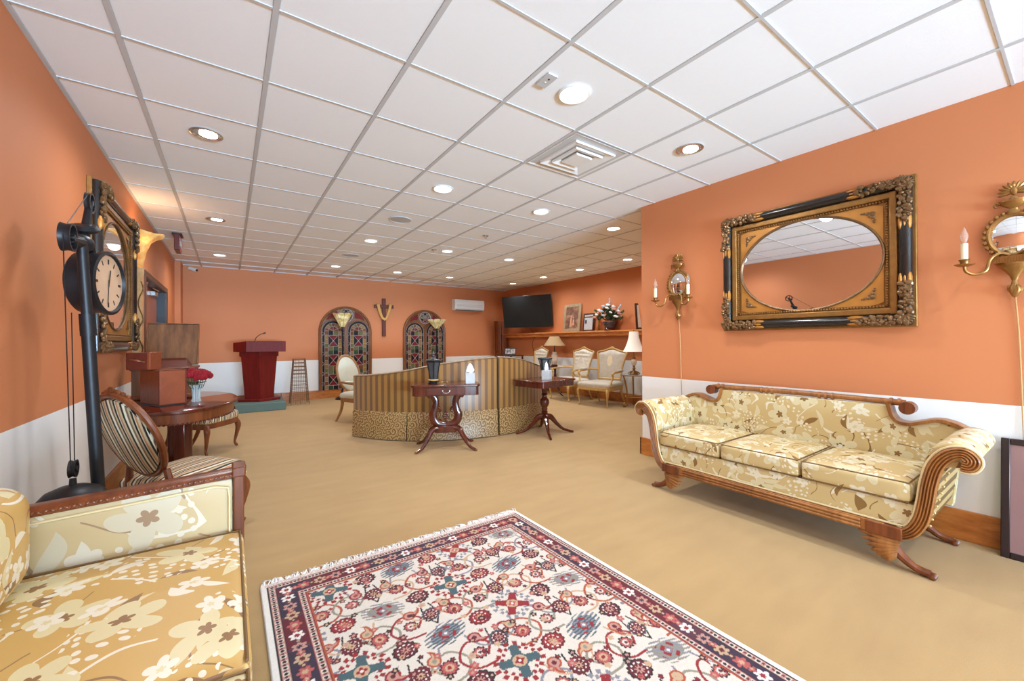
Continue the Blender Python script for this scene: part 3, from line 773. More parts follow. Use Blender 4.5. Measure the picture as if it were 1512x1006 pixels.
# ------------------------------------------------------------------ gilt mirrors
M['panelgold'] = plain('mottled_gold_leaf', srgb(186, 128, 58), .42, .35, .3, 9, .3, 40)
M['beadgold'] = plain('dark_gold_bead', srgb(140, 96, 48), .4, .5, .4, 60)
M['carve'] = plain('bronze_carving', srgb(122, 92, 60), .38, .55, .55, 28, .3, 80)
M['blackgloss'] = plain('black_lacquer', (.018, .014, .012), .18, 0, .2)
rnd = random.Random(7)
def gilt_mirror(label, loc, rz, Wm, H):
    t = thing('gilt_mirror', label, 'mirror', loc, rz)
    w, h = Wm/2, H/2
    obj('backing', MB().box(-w, w, -.028, 0, -h, h), M['gold'], t, bevel=.004)
    for sx, sz in ((0, 1), (0, -1), (1, 0), (-1, 0)):
        if sz: p = [(-w+.02, -.042, sz*(h-.05)), (w-.02, -.042, sz*(h-.05))]
        else: p = [(sx*(w-.05), -.042, -h+.02), (sx*(w-.05), -.042, h-.02)]
        obj('black_rail', MB().tube(p, .036, 14, flat=1), M['blackgloss'], t)
        # plain gilt step inside the rail
        if sz: b = MB().box(-w+.09, w-.09, -.052, -.02, sz*(h-.112)-.022, sz*(h-.112)+.022)
        else: b = MB().box(sx*(w-.112)-.022, sx*(w-.112)+.022, -.0525, -.02, -h+.086, h-.086)
        obj('gilt_step', b, M['gold'], t, bevel=.008)
        bd = MB(); L = (Wm if sz else H)-.29; n = int(L/.018)
        for q in range(n+1):
            u = -L/2+L*q/n
            c = (u, -.045, sz*(h-.145)) if sz else (sx*(w-.145), -.045, u)
            bd.ell(c, .0085, .009, .0085, 6, 4)
        obj('bead_row', bd, M['beadgold'], t)['kind'] = 'stuff'
        # gold leaf tips that end the black part of the rail
        for e in (-1, 1):
            lf = MB()
            q0 = (w if sz else h)-.315
            for k in (-1, 0, 1):
                c = (e*q0, -.062, sz*(h-.05)+k*.022) if sz else (sx*(w-.05)+k*.022, -.062, e*q0)
                lf.ell(c, (.055 if sz else .014), .020, (.014 if sz else .055), 8, 5)
            obj('leaf_tip', lf, M['panelgold'], t)
    for sx in (-1, 1):
        for sz in (-1, 1):
            cv = MB()
            # shell in the corner and a run of flowers and leaves along both sides
            for q in range(7):
                a = R(8+q*12.5)
                cv.ell((0,0,0), .045, .014, .010, 8, 5, M=T(sx*(w-.078), -.075, sz*(h-.078)) @ Matrix.Scale(sx, 4, (1,0,0)) @ Matrix.Scale(sz, 4, (0,0,1)) @ Matrix.Rotation(-a, 4, 'Y') @ T(.036, 0, 0))
            for k in range(0, 6):
                for ax in (0, 1):
                    d = .055+.044*k; cx, cz = (w-d, h-.048) if ax == 0 else (w-.048, h-d)
                    for q in range(6):
                        a = q*PI/3+rnd.random(); r0 = rnd.uniform(.015, .026)
                        cv.ell((sx*cx+.024*math.cos(a), -.072-rnd.uniform(0, .016), sz*cz+.024*math.sin(a)), r0, .012, r0*.7, 7, 4, M=T(sx*cx, 0, sz*cz) @ Matrix.Rotation(rnd.random()*3, 4, 'Y') @ T(-sx*cx, 0, -sz*cz))
                    cv.ell((sx*cx, -.086, sz*cz), .011, .012, .011, 7, 5)
            obj('corner_carving', cv, M['carve'], t)
            sc = MB(); ox, oz = sx*(w-.225), sz*(h-.215)
            for (u, v, r1) in ((0, 0, .014), (-.022, .004, .010), (-.042, .010, .007), (-.058, .012, .005), (.004, -.024, .010), (.010, -.046, .007), (.012, -.062, .005), (-.012, -.012, .009)):
                sc.ell((ox+sx*u, -.040, oz+sz*v), r1*1.5, .005, r1*1.2, 7, 4)
            obj('scroll_ornament', sc, M['carve'], t)
    # panel with an oval opening, its rim and the glass
    a, b = w-.165, h-.155; oa, ob = w-.165, h-.155
    oa, ob = .475/.635*w, .36/.508*h
    n = 72; inner, outer = [], []
    for i in range(n):
        g = 2*PI*i/n; c, s = math.cos(g), math.sin(g); inner.append((oa*c, -.036, ob*s))
        k = min(a/abs(c) if abs(c) > 1e-6 else 9, b/abs(s) if abs(s) > 1e-6 else 9); outer.append((c*k, -.034, s*k))
    obj('gold_panel', MB().add(inner+outer, [(i, (i+1) % n, n+(i+1) % n, n+i) for i in range(n)]), M['panelgold'], t)
    obj('oval_rim', MB().tube([(p[0], -.038, p[2]) for p in inner], .009, 8, closed=True), M['carve'], t)
    obj('mirror_glass', MB().add([(p[0]*.995, -.030, p[2]*.995) for p in inner], [tuple(range(n))]), M['mirror'], t, smooth=0)
    return t
gilt_mirror('large gilt mirror with oval glass on the right wall above the sofa', (3.77, 1.305, 1.852), -PI/2, 1.285, 1.02)
gilt_mirror('ornate gilt oval mirror on the left wall behind the pulley clock', (-.81, 4.66, 1.80), PI/2, 1.38, 1.24)

# ------------------------------------------------------------------ wall sconces
M['candle'] = plain('ivory_candle_sleeve', srgb(236, 224, 190), .5)
M['bulb'] = NT('clear_bulb_glass').done((1, .96, .88), .05, 0, **{'Transmission Weight': .85, 'IOR': 1.2})
M['cordm'] = plain('tan_lamp_cord', srgb(196, 152, 100), .5)
def sconce(label, loc, rz, cordz):
    t = thing('wall_sconce', label, 'wall sconce', loc, rz, 'gilt candle sconces')
    B = M['brass']
    sh = MB()
    for q in range(11):
        a = R(-15+q*21); sh.ell((0,0,0), .038, .010, .009, 8, 4, M=T(0, -.028, .318) @ Matrix.Rotation(-a, 4, 'Y') @ T(.028, 0, 0))
    sh.ell((0, -.036, .322), .014, .008, .026, 10, 6)
    obj('shell_finial', sh, B, t)
    obj('urn', MB().lathe([(.012, -.09), (.034, -.082), (.02, -.07), (.016, -.05), (.045, -.03), (.058, -.008), (.056, .0), (.02, .006), (.012, .02)], 18, (0, -.03, .272), sy=.5)
        .tube([(-.05, -.03, .255), (-.07, -.03, .268), (-.072, -.03, .25), (-.064, -.03, .238)], .008, 6).tube([(.05, -.03, .255), (.07, -.03, .268), (.072, -.03, .25), (.064, -.03, .238)], .008, 6), B, t)
    fm = MB(); n = 40; ea, eb = .098, .118
    fm.tube([((ea)*math.cos(2*PI*i/n), -.030, .07+eb*math.sin(2*PI*i/n)) for i in range(n)], .011, 8, closed=True)
    for i in range(26):
        g = 2*PI*i/26; fm.ell(((ea+.017)*math.cos(g), -.026, .07+(eb+.017)*math.sin(g)), .014, .011, .014, 7, 4)
    obj('mirror_frame', fm, B, t)
    gl = []
    gm_ = MB()
    def dome(u, v):
        g = 2*PI*u; r = v; return (ea*.96*r*math.cos(g), -.026-.016*(1-r*r), .07+eb*.96*r*math.sin(g))
    gm_.grid(dome, 32, 6, cu=True); obj('convex_glass', gm_, M['mirror'], t)
    br = MB().box(-.075, .075, -.065, -.0, -.095, -.055)
    for i in range(14): br.box(-.072+i*.0105, -.066+i*.0105, -.070, -.06, -.092, -.060)
    br.lathe([(.0, -.20), (.012, -.195), (.02, -.17), (.05, -.125), (.062, -.105), (.06, -.095)], 16, (0, -.03, 0), sy=.6)
    obj('bracket', br, B, t, smooth=30)
    pc = MB().lathe([(0, -.30), (.010, -.292), (.024, -.262), (.026, -.245), (.014, -.22), (.010, -.19)], 14, (0, -.03, 0), sy=.7)
    for q in range(6): pc.ell((.02*math.cos(q*PI/3), -.03+.014*math.sin(q*PI/3), -.25+.006*(q % 2)), .009, .007, .022, 6, 4)
    obj('pendant_drop', pc, B, t)
    for sg in (-1, 1):
        a = MB(); pts = cat([(sg*.02, -.05, -.05), (sg*.05, -.085, -.038), (sg*.085, -.10, -.07), (sg*.10, -.115, -.135), (sg*.14, -.13, -.155), (sg*.175, -.14, -.135), (sg*.182, -.142, -.10)], 5)
        a.tube(pts, .008, 8); ar = obj('arm', a, B, t)
        obj('drip_pan', MB().lathe([(.0, -.105), (.022, -.103), (.042, -.093), (.044, -.089), (.018, -.092), (.020, -.07), (.026, -.062), (.022, -.06), (0, -.062)], 18, (sg*.182, -.142, 0)), B, ar)
        obj('candle_sleeve', MB().lathe([(.0155, -.065), (.0155, .035), (.010, .037), (0, .037)], 14, (sg*.182, -.142, 0)), M['candle'], ar)
        obj('bulb', MB().lathe([(.008, .035), (.012, .05), (.0175, .072), (.016, .09), (.008, .115), (.002, .135), (0, .137)], 12, (sg*.182, -.142, 0)), M['bulb'], ar)
    obj('cord', MB().tube(cat([(0, -.012, -.28), (.012, -.010, -.5), (.02, -.010, -.8), (.03, -.010, cordz)], 6), .0035, 6), M['cordm'], t)
sconce('antique brass candle sconce with small oval mirror near the wall corner', (3.77, 2.41, 1.765), -PI/2, -1.2)
sconce('antique brass candle sconce with small oval mirror at the right picture edge', (3.77, .255, 1.795), -PI/2, -1.3)

# ------------------------------------------------------------------ leaning framed picture
t = thing('framed_picture', 'dark framed picture with mauve mat leaning on the floor beside the sofa', 'picture frame', (3.66, .31, 0), -PI/2)
pv = Matrix.Rotation(R(-6), 4, 'X')
fb = MB(); wP, hP = .56, .68
for x0, x1, z0, z1 in ((0, .035, 0, hP), (wP-.035, wP, 0, hP), (.035, wP-.035, 0, .035), (.035, wP-.035, hP-.035, hP)): fb.box(x0, x1, -.012, .012, z0, z1, M=pv)
obj('frame', fb, plain('dark_plum_wood', (.022, .012, .014), .3), t, bevel=.004)
mm = NT('mauve_mat_board'); xx = mm.sep(mm.coord())
obj('mat_board', MB().box(.035, wP-.035, -.004, .004, .035, hP-.035, M=pv), mm.done(mm.mix(mm.noise(mm.coord(), 2, 2), srgb(140, 106, 106), srgb(156, 122, 122)), .12, 0), t, smooth=0)
obj('inner_mat', MB().box(.10, wP-.10, -.007, -.003, .11, hP-.11, M=pv), plain('rose_print_paper', srgb(146, 112, 112), .12), t, smooth=0)

# ------------------------------------------------------------------ pulley clock on its stand
M['dial'] = plain('aged_cream_dial', srgb(206, 170, 138), .45, 0, .12, 12)
def wheel(c, r, w=.012):
    m = MB(); ax = Matrix.Rotation(PI/2, 4, 'Y')
    m.lathe([(r-.010, -w), (r, -w), (r-.006, 0), (r, w), (r-.010, w), (r-.010, -w)], 24, M=T(*c) @ ax)
    for q in range(4): a = q*PI/2+.4; m.tube([c, (c[0], c[1]+(r-.006)*math.cos(a), c[2]+(r-.006)*math.sin(a))], .006, 6)
    m.lathe([(0, -w*1.2), (.014, -w*1.2), (.014, w*1.2), (0, w*1.2)], 12, M=T(*c) @ ax)
    return m
def clock():
    X = -.61
    t = thing('pulley_clock', 'dark iron pulley clock on a leaning floor stand with hanging counterweight', 'clock', (X, 3.2, 0))
    I = M['iron']
    def p(y, z, x=0): return (x, y-3.2, z)
    obj('base', MB().lathe([(.14, 0), (.14, .012), (.10, .03), (.03, .05), (.03, .08)], 28, p(2.955, 0, .075)), I, t)
    obj('pole', MB().tube([p(2.953, .03, .074), p(2.885, 1.33, .028)], .0265, 14).tube([p(2.888, 1.29, .03), p(2.881, 1.40, .026)], .031, 14).tube([p(2.882, 1.39, .026), p(2.862, 1.75, .011)], .022, 14), I, t)
    j = MB().ell(p(2.905, 1.755), .05, .055, .045, 14, 8).tube([p(2.905, 1.755), p(2.72, 1.738)], [.036, .020], 10).tube([p(2.92, 1.76), p(3.0, 1.86)], [.026, .02], 10)
    j.lathe([(0, -.022), (.045, -.018), (.058, 0), (.045, .018), (0, .022)], 18, M=T(*p(2.975, 1.845)) @ Matrix.Rotation(R(25), 4, 'X'))
    j.tube([p(2.99, 1.86), p(3.05, 2.0)], [.020, .014], 8)
    obj('joint', j, I, t)
    obj('pulley_wheel', wheel(p(3.055, 2.0), .055), I, t)
    obj('pulley_wheel', wheel(p(2.70, 1.742), .066, .02), I, t)
    obj('pulley_wheel', wheel(p(2.78, .655, .0), .042), I, t)
    cab = MB().tube([p(3.05, 2.055), p(2.70, 1.808)], .0022, 5).tube([p(2.634, 1.742), p(2.742, .665)], .0022, 5)
    obj('cable', cab, I, t)
    obj('second_cable', MB().tube([p(2.80, 1.40, -.01), p(2.80, .69, .0)], .0022, 5), I, t)
    cw = MB().lathe([(0, -.0), (.128, -.0), (.132, .012), (.122, .045), (.095, .078), (.05, .098), (.014, .105), (.012, .135), (0, .135)], 30, p(2.775, .475))
    obj('counterweight', cw, I, t)
    # drum clock
    ang = R(-12); A = T(*p(3.115, 1.582, .012)) @ rotz(ang) @ Matrix.Rotation(PI/2, 4, 'Y')
    dr = obj('clock_drum', MB().lathe([(0, -.065), (.150, -.065), (.162, -.055), (.165, .040), (.174, .046), (.174, .062), (.158, .067), (.154, .052), (.150, .05)], 40, M=A).tube([p(3.10, 1.74, .0), p(2.99, 1.80, 0), p(2.92, 1.765, 0)], .018, 8), I, t)
    obj('dial', MB().lathe([(0, .0525), (.153, .0525), (.153, .044)], 40, M=A), M['dial'], dr)
    nm = MB()
    for q in range(12):
        a = q*PI/6; nm.box(.105, .132, -.004 if q % 3 else -.007, .004 if q % 3 else .007, .0526, .0535, M=A @ rotz(a))
    obj('hour_marks', nm, M['black'], dr)['kind'] = 'stuff'
    obj('minute_hand', MB().box(-.02, .115, -.003, .003, .0545, .0555, M=A @ rotz(R(-4))), M['black'], dr)
    obj('hour_hand', MB().box(-.02, .075, -.0045, .0045, .056, .057, M=A @ rotz(R(168))), M['black'], dr)
clock()

# ------------------------------------------------------------------ half-round wall torchiere on the left wall
M['alab'] = None
def alab():
    t = NT('amber_alabaster_glass'); n = t.noise(t.coord(), 9, 4, .6)
    c = t.ramp(n, [(.3, srgb(214, 140, 48)), (.7, srgb(250, 222, 150))])
    return t.done(c, .35, 0, **{'Emission Color': c, 'Emission Strength': .28, 'Transmission Weight': .25})
M['alab'] = alab()
M['stone'] = plain('carved_stone', srgb(200, 164, 116), .6, 0, .25, 30, .4, 60)
def half_torch():
    t = thing('wall_torchiere', 'half-round amber glass torchiere on a carved column against the left wall', 'floor lamp', (-.808, 5.62, 0))
    def half(mb, prof, n=16):
        rings = []
        for r, z in prof: rings.append([(max(r*math.cos(-PI/2+PI*i/n), .0), r*math.sin(-PI/2+PI*i/n), z) for i in range(n+1)])
        return mb.loft(rings)
    obj('column', half(MB(), [(.11, 0), (.11, .06), (.075, .09), (.068, .2), (.070, 1.0), (.075, 1.95), (.085, 1.97), (.085, 2.03), (.05, 2.05)]), M['stone'], t)
    cv = MB()
    for sg in (-1, 1):
        cv.tube([((.075)*math.cos(sg*.9*math.sin(i*.42)), .075*math.sin(sg*.9*math.sin(i*.42)), .25+i*.042) for i in range(40)], .006, 5)
    obj('vine_carving', cv, M['carve'], t)['kind'] = 'stuff'
    sh = MB(); n = 18; prof = [(.072, 2.05), (.080, 2.10), (.098, 2.20), (.135, 2.30), (.20, 2.365), (.245, 2.385)]
    rings = [[(r*math.cos(-PI/2+PI*i/n), r*math.sin(-PI/2+PI*i/n), z+(.012*math.cos(i*PI/4.5) if k > 3 else 0)) for k, (r, z) in enumerate(prof)] for i in range(n+1)]
    vs = [p for r in rings for p in r]; k = len(prof)
    sh.add(vs, [(i*k+j, (i+1)*k+j, (i+1)*k+j+1, i*k+j+1) for i in range(n) for j in range(k-1)])
    s_ = obj('shade', sh, M['alab'], t); md = s_.modifiers.new('thick', 'SOLIDIFY'); md.thickness = .006
    l = bpy.data.lights.new('torchiere_light', 'POINT'); l.energy = 6; l.color = (1, .78, .45); l.shadow_soft_size = .05
    lo = bpy.data.objects.new('torchiere_light', l); COL.objects.link(lo); lo.parent = t; lo.location = (.10, 0, 2.33)
half_torch()

# ------------------------------------------------------------------ exit sign, security camera
t = thing('exit_sign', 'small red and black exit sign hanging edge-on from the ceiling', 'sign', (-.58, 7.2, CE))
obj('canopy', MB().box(-.055, .055, -.13, .13, -.018, .0), M['black'], t, bevel=.004)
bd = obj('sign_body', MB().box(-.028, .028, -.16, .16, -.235, -.018), plain('dark_red_housing', (.10, .012, .010), .3), t, bevel=.006)
obj('red_face', MB().box(.028, .031, -.145, .145, -.222, -.03), plain('red_sign_face', (.55, .035, .03), .35), bd, smooth=0)
tc = bpy.data.curves.new('exit_text', 'FONT'); tc.body = 'EXIT'; tc.size = .15; tc.align_x = 'CENTER'; tc.align_y = 'CENTER'; tc.extrude = .001
tm = bpy.data.objects.new('tmp', tc); COL.objects.link(tm); bpy.context.view_layer.update()
me = bpy.data.meshes.new_from_object(tm); bpy.data.objects.remove(tm)
me.materials.clear(); me.materials.append(M['white'])
eo = bpy.data.objects.new('exit_lettering', me); COL.objects.link(eo); eo.parent = bd; eo.matrix_basis = T(.0325, 0, -.126) @ rotz(PI/2) @ Matrix.Rotation(PI/2, 4, 'X')
t = thing('security_camera', 'small white security camera at the top of the back wall corner', 'camera', (-.57, 9.9, 2.665))
obj('mount', MB().lathe([(.03, 0), (.028, .012), (.012, .03), (.012, .06)], 14, M=Matrix.Rotation(PI/2, 4, 'X')), M['white'], t)
obj('camera_body', MB().tube([(-.05, -.05, .02), (.06, -.13, -.02)], .034, 14), M['white'], t)
obj('lens', MB().tube([(.058, -.128, -.019), (.066, -.134, -.022)], .024, 14), M['black'], t)
# ------------------------------------------------------------------ oval pedestal table and what stands on it
def round_table():
    t = thing('oval_table', 'oval mahogany pedestal table with deep apron by the left wall', 'table', (-.36, 4.66, 0))
    a, b = .425, .74
    tp = MB().lathe([(0, .712), (.97, .712), (1.0, .722), (1.0, .738), (.985, .744), (0, .744)], 56, sx=a, sy=b)
    obj('table_top', tp, M['mahog'], t, smooth=40)
    obj('apron', MB().lathe([(.90, .63), (.93, .63), (.94, .712), (.90, .712)], 56, sx=a, sy=b), M['walnut'], t, smooth=40)
    rp = MB()
    for i in range(90): g = 2*PI*i/90; rp.ell((a*.94*math.cos(g), b*.94*math.sin(g), .634), .010, .010, .008, 6, 4)
    obj('apron_beading', rp, M['mahog'], t)['kind'] = 'stuff'
    oc = [(.092*math.cos(R(22.5+45*i)), .092*math.sin(R(22.5+45*i))) for i in range(8)]
    obj('pedestal', MB().prism(oc, .09, .70), M['mahog'], t, smooth=20, bevel=.004)
    obj('plinth', MB().prism([(x*1.6, y*1.9) for x, y in oc], .03, .10), M['mahog'], t, bevel=.01)
    for sx, sy in ((1, 1), (1, -1), (-1, 1), (-1, -1)):
        lg = cat([(sx*.10, sy*.12, .09), (sx*.18, sy*.30, .06), (sx*.25, sy*.52, .025)], 5)
        obj('foot', MB().tube(lg, lerp_list([.04, .03, .022], len(lg)), 8), M['mahog'], t)
round_table()
M['copper'] = plain('hammered_copper_leather', srgb(134, 66, 36), .42, .2, .2, 14, .7, 22)
M['oxblood'] = plain('oxblood_leather', srgb(96, 36, 22), .42, .05, .2, 10, .15, 60)
# copper-coloured chest
A = T(-.452, 4.42, .744) @ rotz(R(27))
t = thing('copper_chest', 'hammered copper-brown rectangular chest standing open on the oval table', 'chest', (-.452, 4.42, .744), R(27))
obj('body', MB().box(-.09, .09, -.17, .17, .012, .29), [M['copper']], t, bevel=.006)
obj('edge_binding', MB().tube([(-.09, -.17, .012), (-.09, -.17, .29), (.09, -.17, .29), (.09, -.17, .012)], .005, 6).tube([(.09, -.17, .29), (.09, .17, .29)], .005, 6), M['oxblood'], t)
obj('base', MB().box(-.084, .084, -.164, .164, 0, .014), M['black'], t)
t = thing('small_leather_case', 'small reddish leather case with handle sitting on top of the copper chest', 'box', (-.555, 4.38, 1.042), R(-20))
obj('body', MB().box(-.085, .075, -.09, .06, 0, .135), M['oxblood'], t, bevel=.006)
obj('lid_band', MB().box(.055, .078, -.093, .063, -.002, .139), M['copper'], t, bevel=.004)
hd = MB().tube(cat([(-.062, -.091, .078), (-.05, -.115, .08), (0, -.125, .076), (.03, -.110, .066), (.04, -.091, .06)], 4), .007, 6)
obj('handle', hd, M['walnut'], t)
# phonograph
M['phono'] = wood('striped_walnut_veneer', srgb(78, 44, 22), srgb(138, 88, 50), .35, (9, 9, .6))
t = thing('tabletop_phonograph', 'old wooden tabletop phonograph with its large lid raised', 'phonograph', (-.485, 5.02, .744), R(-6))
obj('body', MB().box(-.21, .21, -.18, .20, .03, .27), M['phono'], t, bevel=.006)
obj('base_molding', MB().box(-.225, .225, -.195, .215, 0, .04), M['walnut'], t, bevel=.01)
obj('top_molding', MB().box(-.22, .22, -.19, .21, .262, .285), M['walnut'], t, bevel=.006)
obj('inner_deck', MB().add([(-.17, -.15, .285), (.17, -.15, .285), (.13, .10, .36), (-.17, .10, .36), (-.17, .14, .285), (.17, .14, .285)], [(0,1,2,3), (3,2,5,4), (0,3,4), (1,5,2), (0,4,5,1)]), M['oxblood'], t)
lm = T(0, .205, .29) @ Matrix.Rotation(R(-12), 4, 'X')
ld = MB().box(-.20, .20, -.008, .012, .0, .42, M=lm)
for x0, x1, z0, z1 in ((-.205, -.195, 0, .425), (.195, .205, 0, .425), (-.195, .195, .415, .425)): ld.box(x0, x1, -.022, .014, z0, z1, M=lm)
obj('lid', ld, M['phono'], t, bevel=.004)
# roses in a glass vase
def pleat():
    t = NT('ribbed_grey_glass'); return t.done((.72, .76, .74), .12, 0, **{'Transmission Weight': .55, 'IOR': 1.3})
M['vglass'] = pleat()
t = thing('glass_vase', 'fluted clear glass vase on the oval table beside the copper chest', 'vase', (-.235, 4.45, .744))
rings = []
for r, z in ((.030, 0), (.034, .008), (.026, .03), (.027, .08), (.033, .12), (.046, .145), (.044, .146), (.030, .12), (.022, .06)):
    rings.append([((r*(1+.10*math.cos(a*12)))*math.cos(a), (r*(1+.10*math.cos(a*12)))*math.sin(a), z) for a in [2*PI*i/48 for i in range(48)]])
obj('vase_body', MB().loft(rings), M['vglass'], t, smooth=60)
t = thing('red_roses', 'bunch of deep red roses in the fluted glass vase', 'flowers', (-.235, 4.45, .815))
M['rose'] = plain('red_rose_petal', (.22, .005, .010), .7, 0, .4, 30, **{'Specular IOR Level': .2})
M['leafg'] = plain('dark_green_leaf', (.03, .07, .025), .5, 0, .3, 20)
rr = random.Random(3)
for q in range(11):
    a = q*2.4; d = .012+.052*math.sqrt(q/11); cx, cy, cz = d*1.4*math.cos(a), d*1.4*math.sin(a), .185-.045*(d/.064)**2+.012*(q % 2)
    m = MB()
    for k in range(14):
        g = k*2.4+q; ro = .009+.0022*k; 
        m.ell((cx+ro*math.cos(g), cy+ro*math.sin(g), cz+.010-.0012*k), .020, .012, .024, 7, 5, M=T(cx, cy, cz) @ rotz(g) @ T(-cx, -cy, -cz) if 0 else None)
    b = obj('rose_bloom', m, M['rose'], t)
    obj('stem', MB().tube([(cx*.2, cy*.2, .03), (cx*.6, cy*.6, .05), (cx, cy, cz-.01)], .0025, 5), M['leafg'], b)
lf = MB()
for q in range(9):
    a = q*.7; lf.ell((0, 0, 0), .028, .012, .003, 8, 4, M=T(.05*math.cos(a), .05*math.sin(a), .095) @ rotz(a) @ Matrix.Rotation(R(rr.uniform(-30, 20)), 4, 'Y'))
obj('rose_leaves', lf, M['leafg'], t)['kind'] = 'stuff'

# ------------------------------------------------------------------ chairs
def cabriole(x, y, h, sx, sy, r0=.03, rf=.016, bow=.03):
    d = (sx/math.hypot(sx, sy), sy/math.hypot(sx, sy))
    pts = cat([(x, y, h), (x+d[0]*bow, y+d[1]*bow, h*.80), (x+d[0]*bow*.6, y+d[1]*bow*.6, h*.5), (x-d[0]*.004, y-d[1]*.004, h*.18), (x+d[0]*.012, y+d[1]*.012, .02), (x+d[0]*.028, y+d[1]*.028, .010)], 5)
    return MB().tube(pts, lerp_list([r0, r0*1.05, r0*.7, rf*.8, rf, rf*.7], len(pts)), 9)
def oval(a, b, cz, n=40): return [(a*math.cos(2*PI*i/n), cz+b*math.sin(2*PI*i/n)) for i in range(n)]
def shield(w, z0, z1, n=6):
    p = [(-w*.78, z0), (-w*.80, z0+(z1-z0)*.35), (-w*.94, z0+(z1-z0)*.70), (-w*1.0, z0+(z1-z0)*.85), (-w*.88, z1-.065), (-w*.55, z1-.045), (-w*.24, z1-.010), (0, z1)]
    q = p+[(-x, z) for x, z in p[-2::-1]]
    return [(x, z) for x, z, _ in cat([(x, z, 0) for x, z in q], n)]
def rect_outline(w, d, y0):
    return w, d
def chair(name, label, loc, rz, wood_, fab, back, W2=.26, D0=-.26, D1=.24, sh=.44, tilt=10, arms=False, tuft=False, seatfab=None, crest=True, group=None, skirtw=None, backfab=None, pad=.045):
    t = thing(name, label, 'chair', loc, rz, group)
    z_r = sh-.10
    # seat rail and pad (front is -y)
    so = [(-W2*.86, D1), (-W2*.95, 0), (-W2*1.02, D0*.75), (-W2*.85, D0), (0, D0-.025), (W2*.85, D0), (W2*1.02, D0*.75), (W2*.95, 0), (W2*.86, D1)]
    so = [(x, y) for x, y, _ in cat([(x, y, 0) for x, y in so], 4)]
    obj('seat_rail', MB().prism(so, z_r-.035, z_r+.03), wood_, t, bevel=.008)
    cx = 0; cy = sum(p[1] for p in so)/len(so)
    rings = []
    for sc, z in ((.97, z_r+.02), (1.015, z_r+.05), (1.02, sh-.02), (.97, sh+.004), (.85, sh+.022), (.6, sh+.036), (.3, sh+.043), (.05, sh+.045)): rings.append([(x*sc, cy+(y-cy)*sc, z) for x, y in so])
    sp = obj('seat', MB().loft(rings), seatfab or fab, t, uv=True, smooth=60)
    nb = MB()
    nt = MB()
    for i in range(0, len(so), 1): nt.ell((so[i][0]*1.025, cy+(so[i][1]-cy)*1.025, z_r+.034), .006, .006, .006, 6, 4)
    obj('nail_trim', nt, M['paintgold'], sp)['kind'] = 'stuff'
    for sx in (-1, 1):
        obj('leg', cabriole(sx*W2*.88, D0+.035, z_r, sx*.7, -1), wood_, t)
        obj('leg', MB().tube(cat([(sx*W2*.78, D1-.03, z_r), (sx*W2*.80, D1+.0, z_r*.5), (sx*W2*.84, D1+.09, .0)], 5), lerp_list([.026, .022, .015], 11), 8), wood_, t)
    # back
    zb = min(p[1] for p in back); Bm = T(0, D1-.02, zb) @ Matrix.Rotation(R(-tilt), 4, 'X') @ T(0, 0, -zb)
    zt = max(p[1] for p in back)
    fn = None
    if tuft:
        bt = []
        for r_ in range(6):
            for c_ in range(-3, 4):
                x = (c_+(.5 if r_ % 2 else 0))*.085; z = zb+.06+r_*.085
                if abs(x) < W2*.75 and z < zt-.08: bt.append((x, z))
        def fn(x, z):
            d = min(math.hypot(x-a, z-b) for a, b in bt); return .042*min(1, d/.055)-.028
    ins = [(sum(p[0] for p in back)/len(back)+(x)*.93, zb+(zt-zb)*.5+(z-(zb+(zt-zb)*.5))*.93) for x, z in back]
    bo = obj('backrest', MB().pillow(ins, pad, M=Bm, rings=14 if tuft else 7, fn=fn, back=.45), fab, t, uv=True, smooth=60)
    if backfab: obj('backrest_rear', MB().pillow([(-x, z) for x, z in ins], .018, M=Bm @ T(0, .022, 0) @ rotz(PI), rings=5), backfab, bo, uv=True)
    if tuft:
        bm_ = MB()
        for a, b in bt: bm_.ell((a, -pad+.012, b), .007, .006, .007, 6, 4, M=Bm)
        obj('tufting_buttons', bm_, fab, bo)['kind'] = 'stuff'
    fr = MB().tube([(x, 0, z) for x, z in back], .019, 9, closed=True, M=Bm)
    obj('back_frame', fr, wood_, t)
    for sx in (-1, 1):
        bx = min(W2*.7, max(abs(p[0]) for p in back if p[1] < zb+.12)*.9)
        obj('back_post', MB().tube([Bm @ Vector((sx*bx, 0, zb+.05)), (sx*W2*.74, D1-.02, z_r)], [.018, .024], 8), wood_, t)
    if crest:
        cr = MB()
        for k, (x, dz, r1) in enumerate(((0, .022, .024), (-.035, .012, .018), (.035, .012, .018), (-.07, .0, .014), (.07, .0, .014), (-.10, -.016, .012), (.10, -.016, .012))): cr.ell((x, -.012, zt+dz), r1*1.25, .012, r1, 8, 5, M=Bm)
        obj('carved_crest', cr, wood_, t)
    if arms:
        for sx in (-1, 1):
            z0 = zb+(zt-zb)*.28; st = Bm @ Vector((sx*W2*.80, 0, z0))
            pts = cat([tuple(st), (sx*W2*1.02, D1-.12, z0+.005), (sx*W2*1.12, -.02, z0-.01), (sx*W2*1.10, D0+.17, z0-.012), (sx*W2*1.08, D0+.10, z0-.045), (sx*W2*1.04, D0+.13, z0-.12), (sx*W2*.98, D0+.07, sh-.02), (sx*W2*.95, D0+.06, z_r)], 5)
            ar = obj('arm', MB().tube(pts, lerp_list([.018, .020, .019, .022, .020, .017, .018, .022], len(pts)), 9), wood_, t)
            if pad: obj('arm_pad', MB().ell((sx*W2*1.11, .02, z0+.018), .030, .085, .018, 10, 6), fab, ar, uv=True)
    return t
STR = [(0, srgb(226, 214, 186)), (.16, srgb(26, 22, 20)), (.30, srgb(196, 174, 134)), (.44, srgb(176, 120, 84)), (.56, srgb(210, 196, 166)), (.62, srgb(26, 22, 20)), (.75, srgb(188, 168, 130)), (.86, srgb(120, 92, 66))]
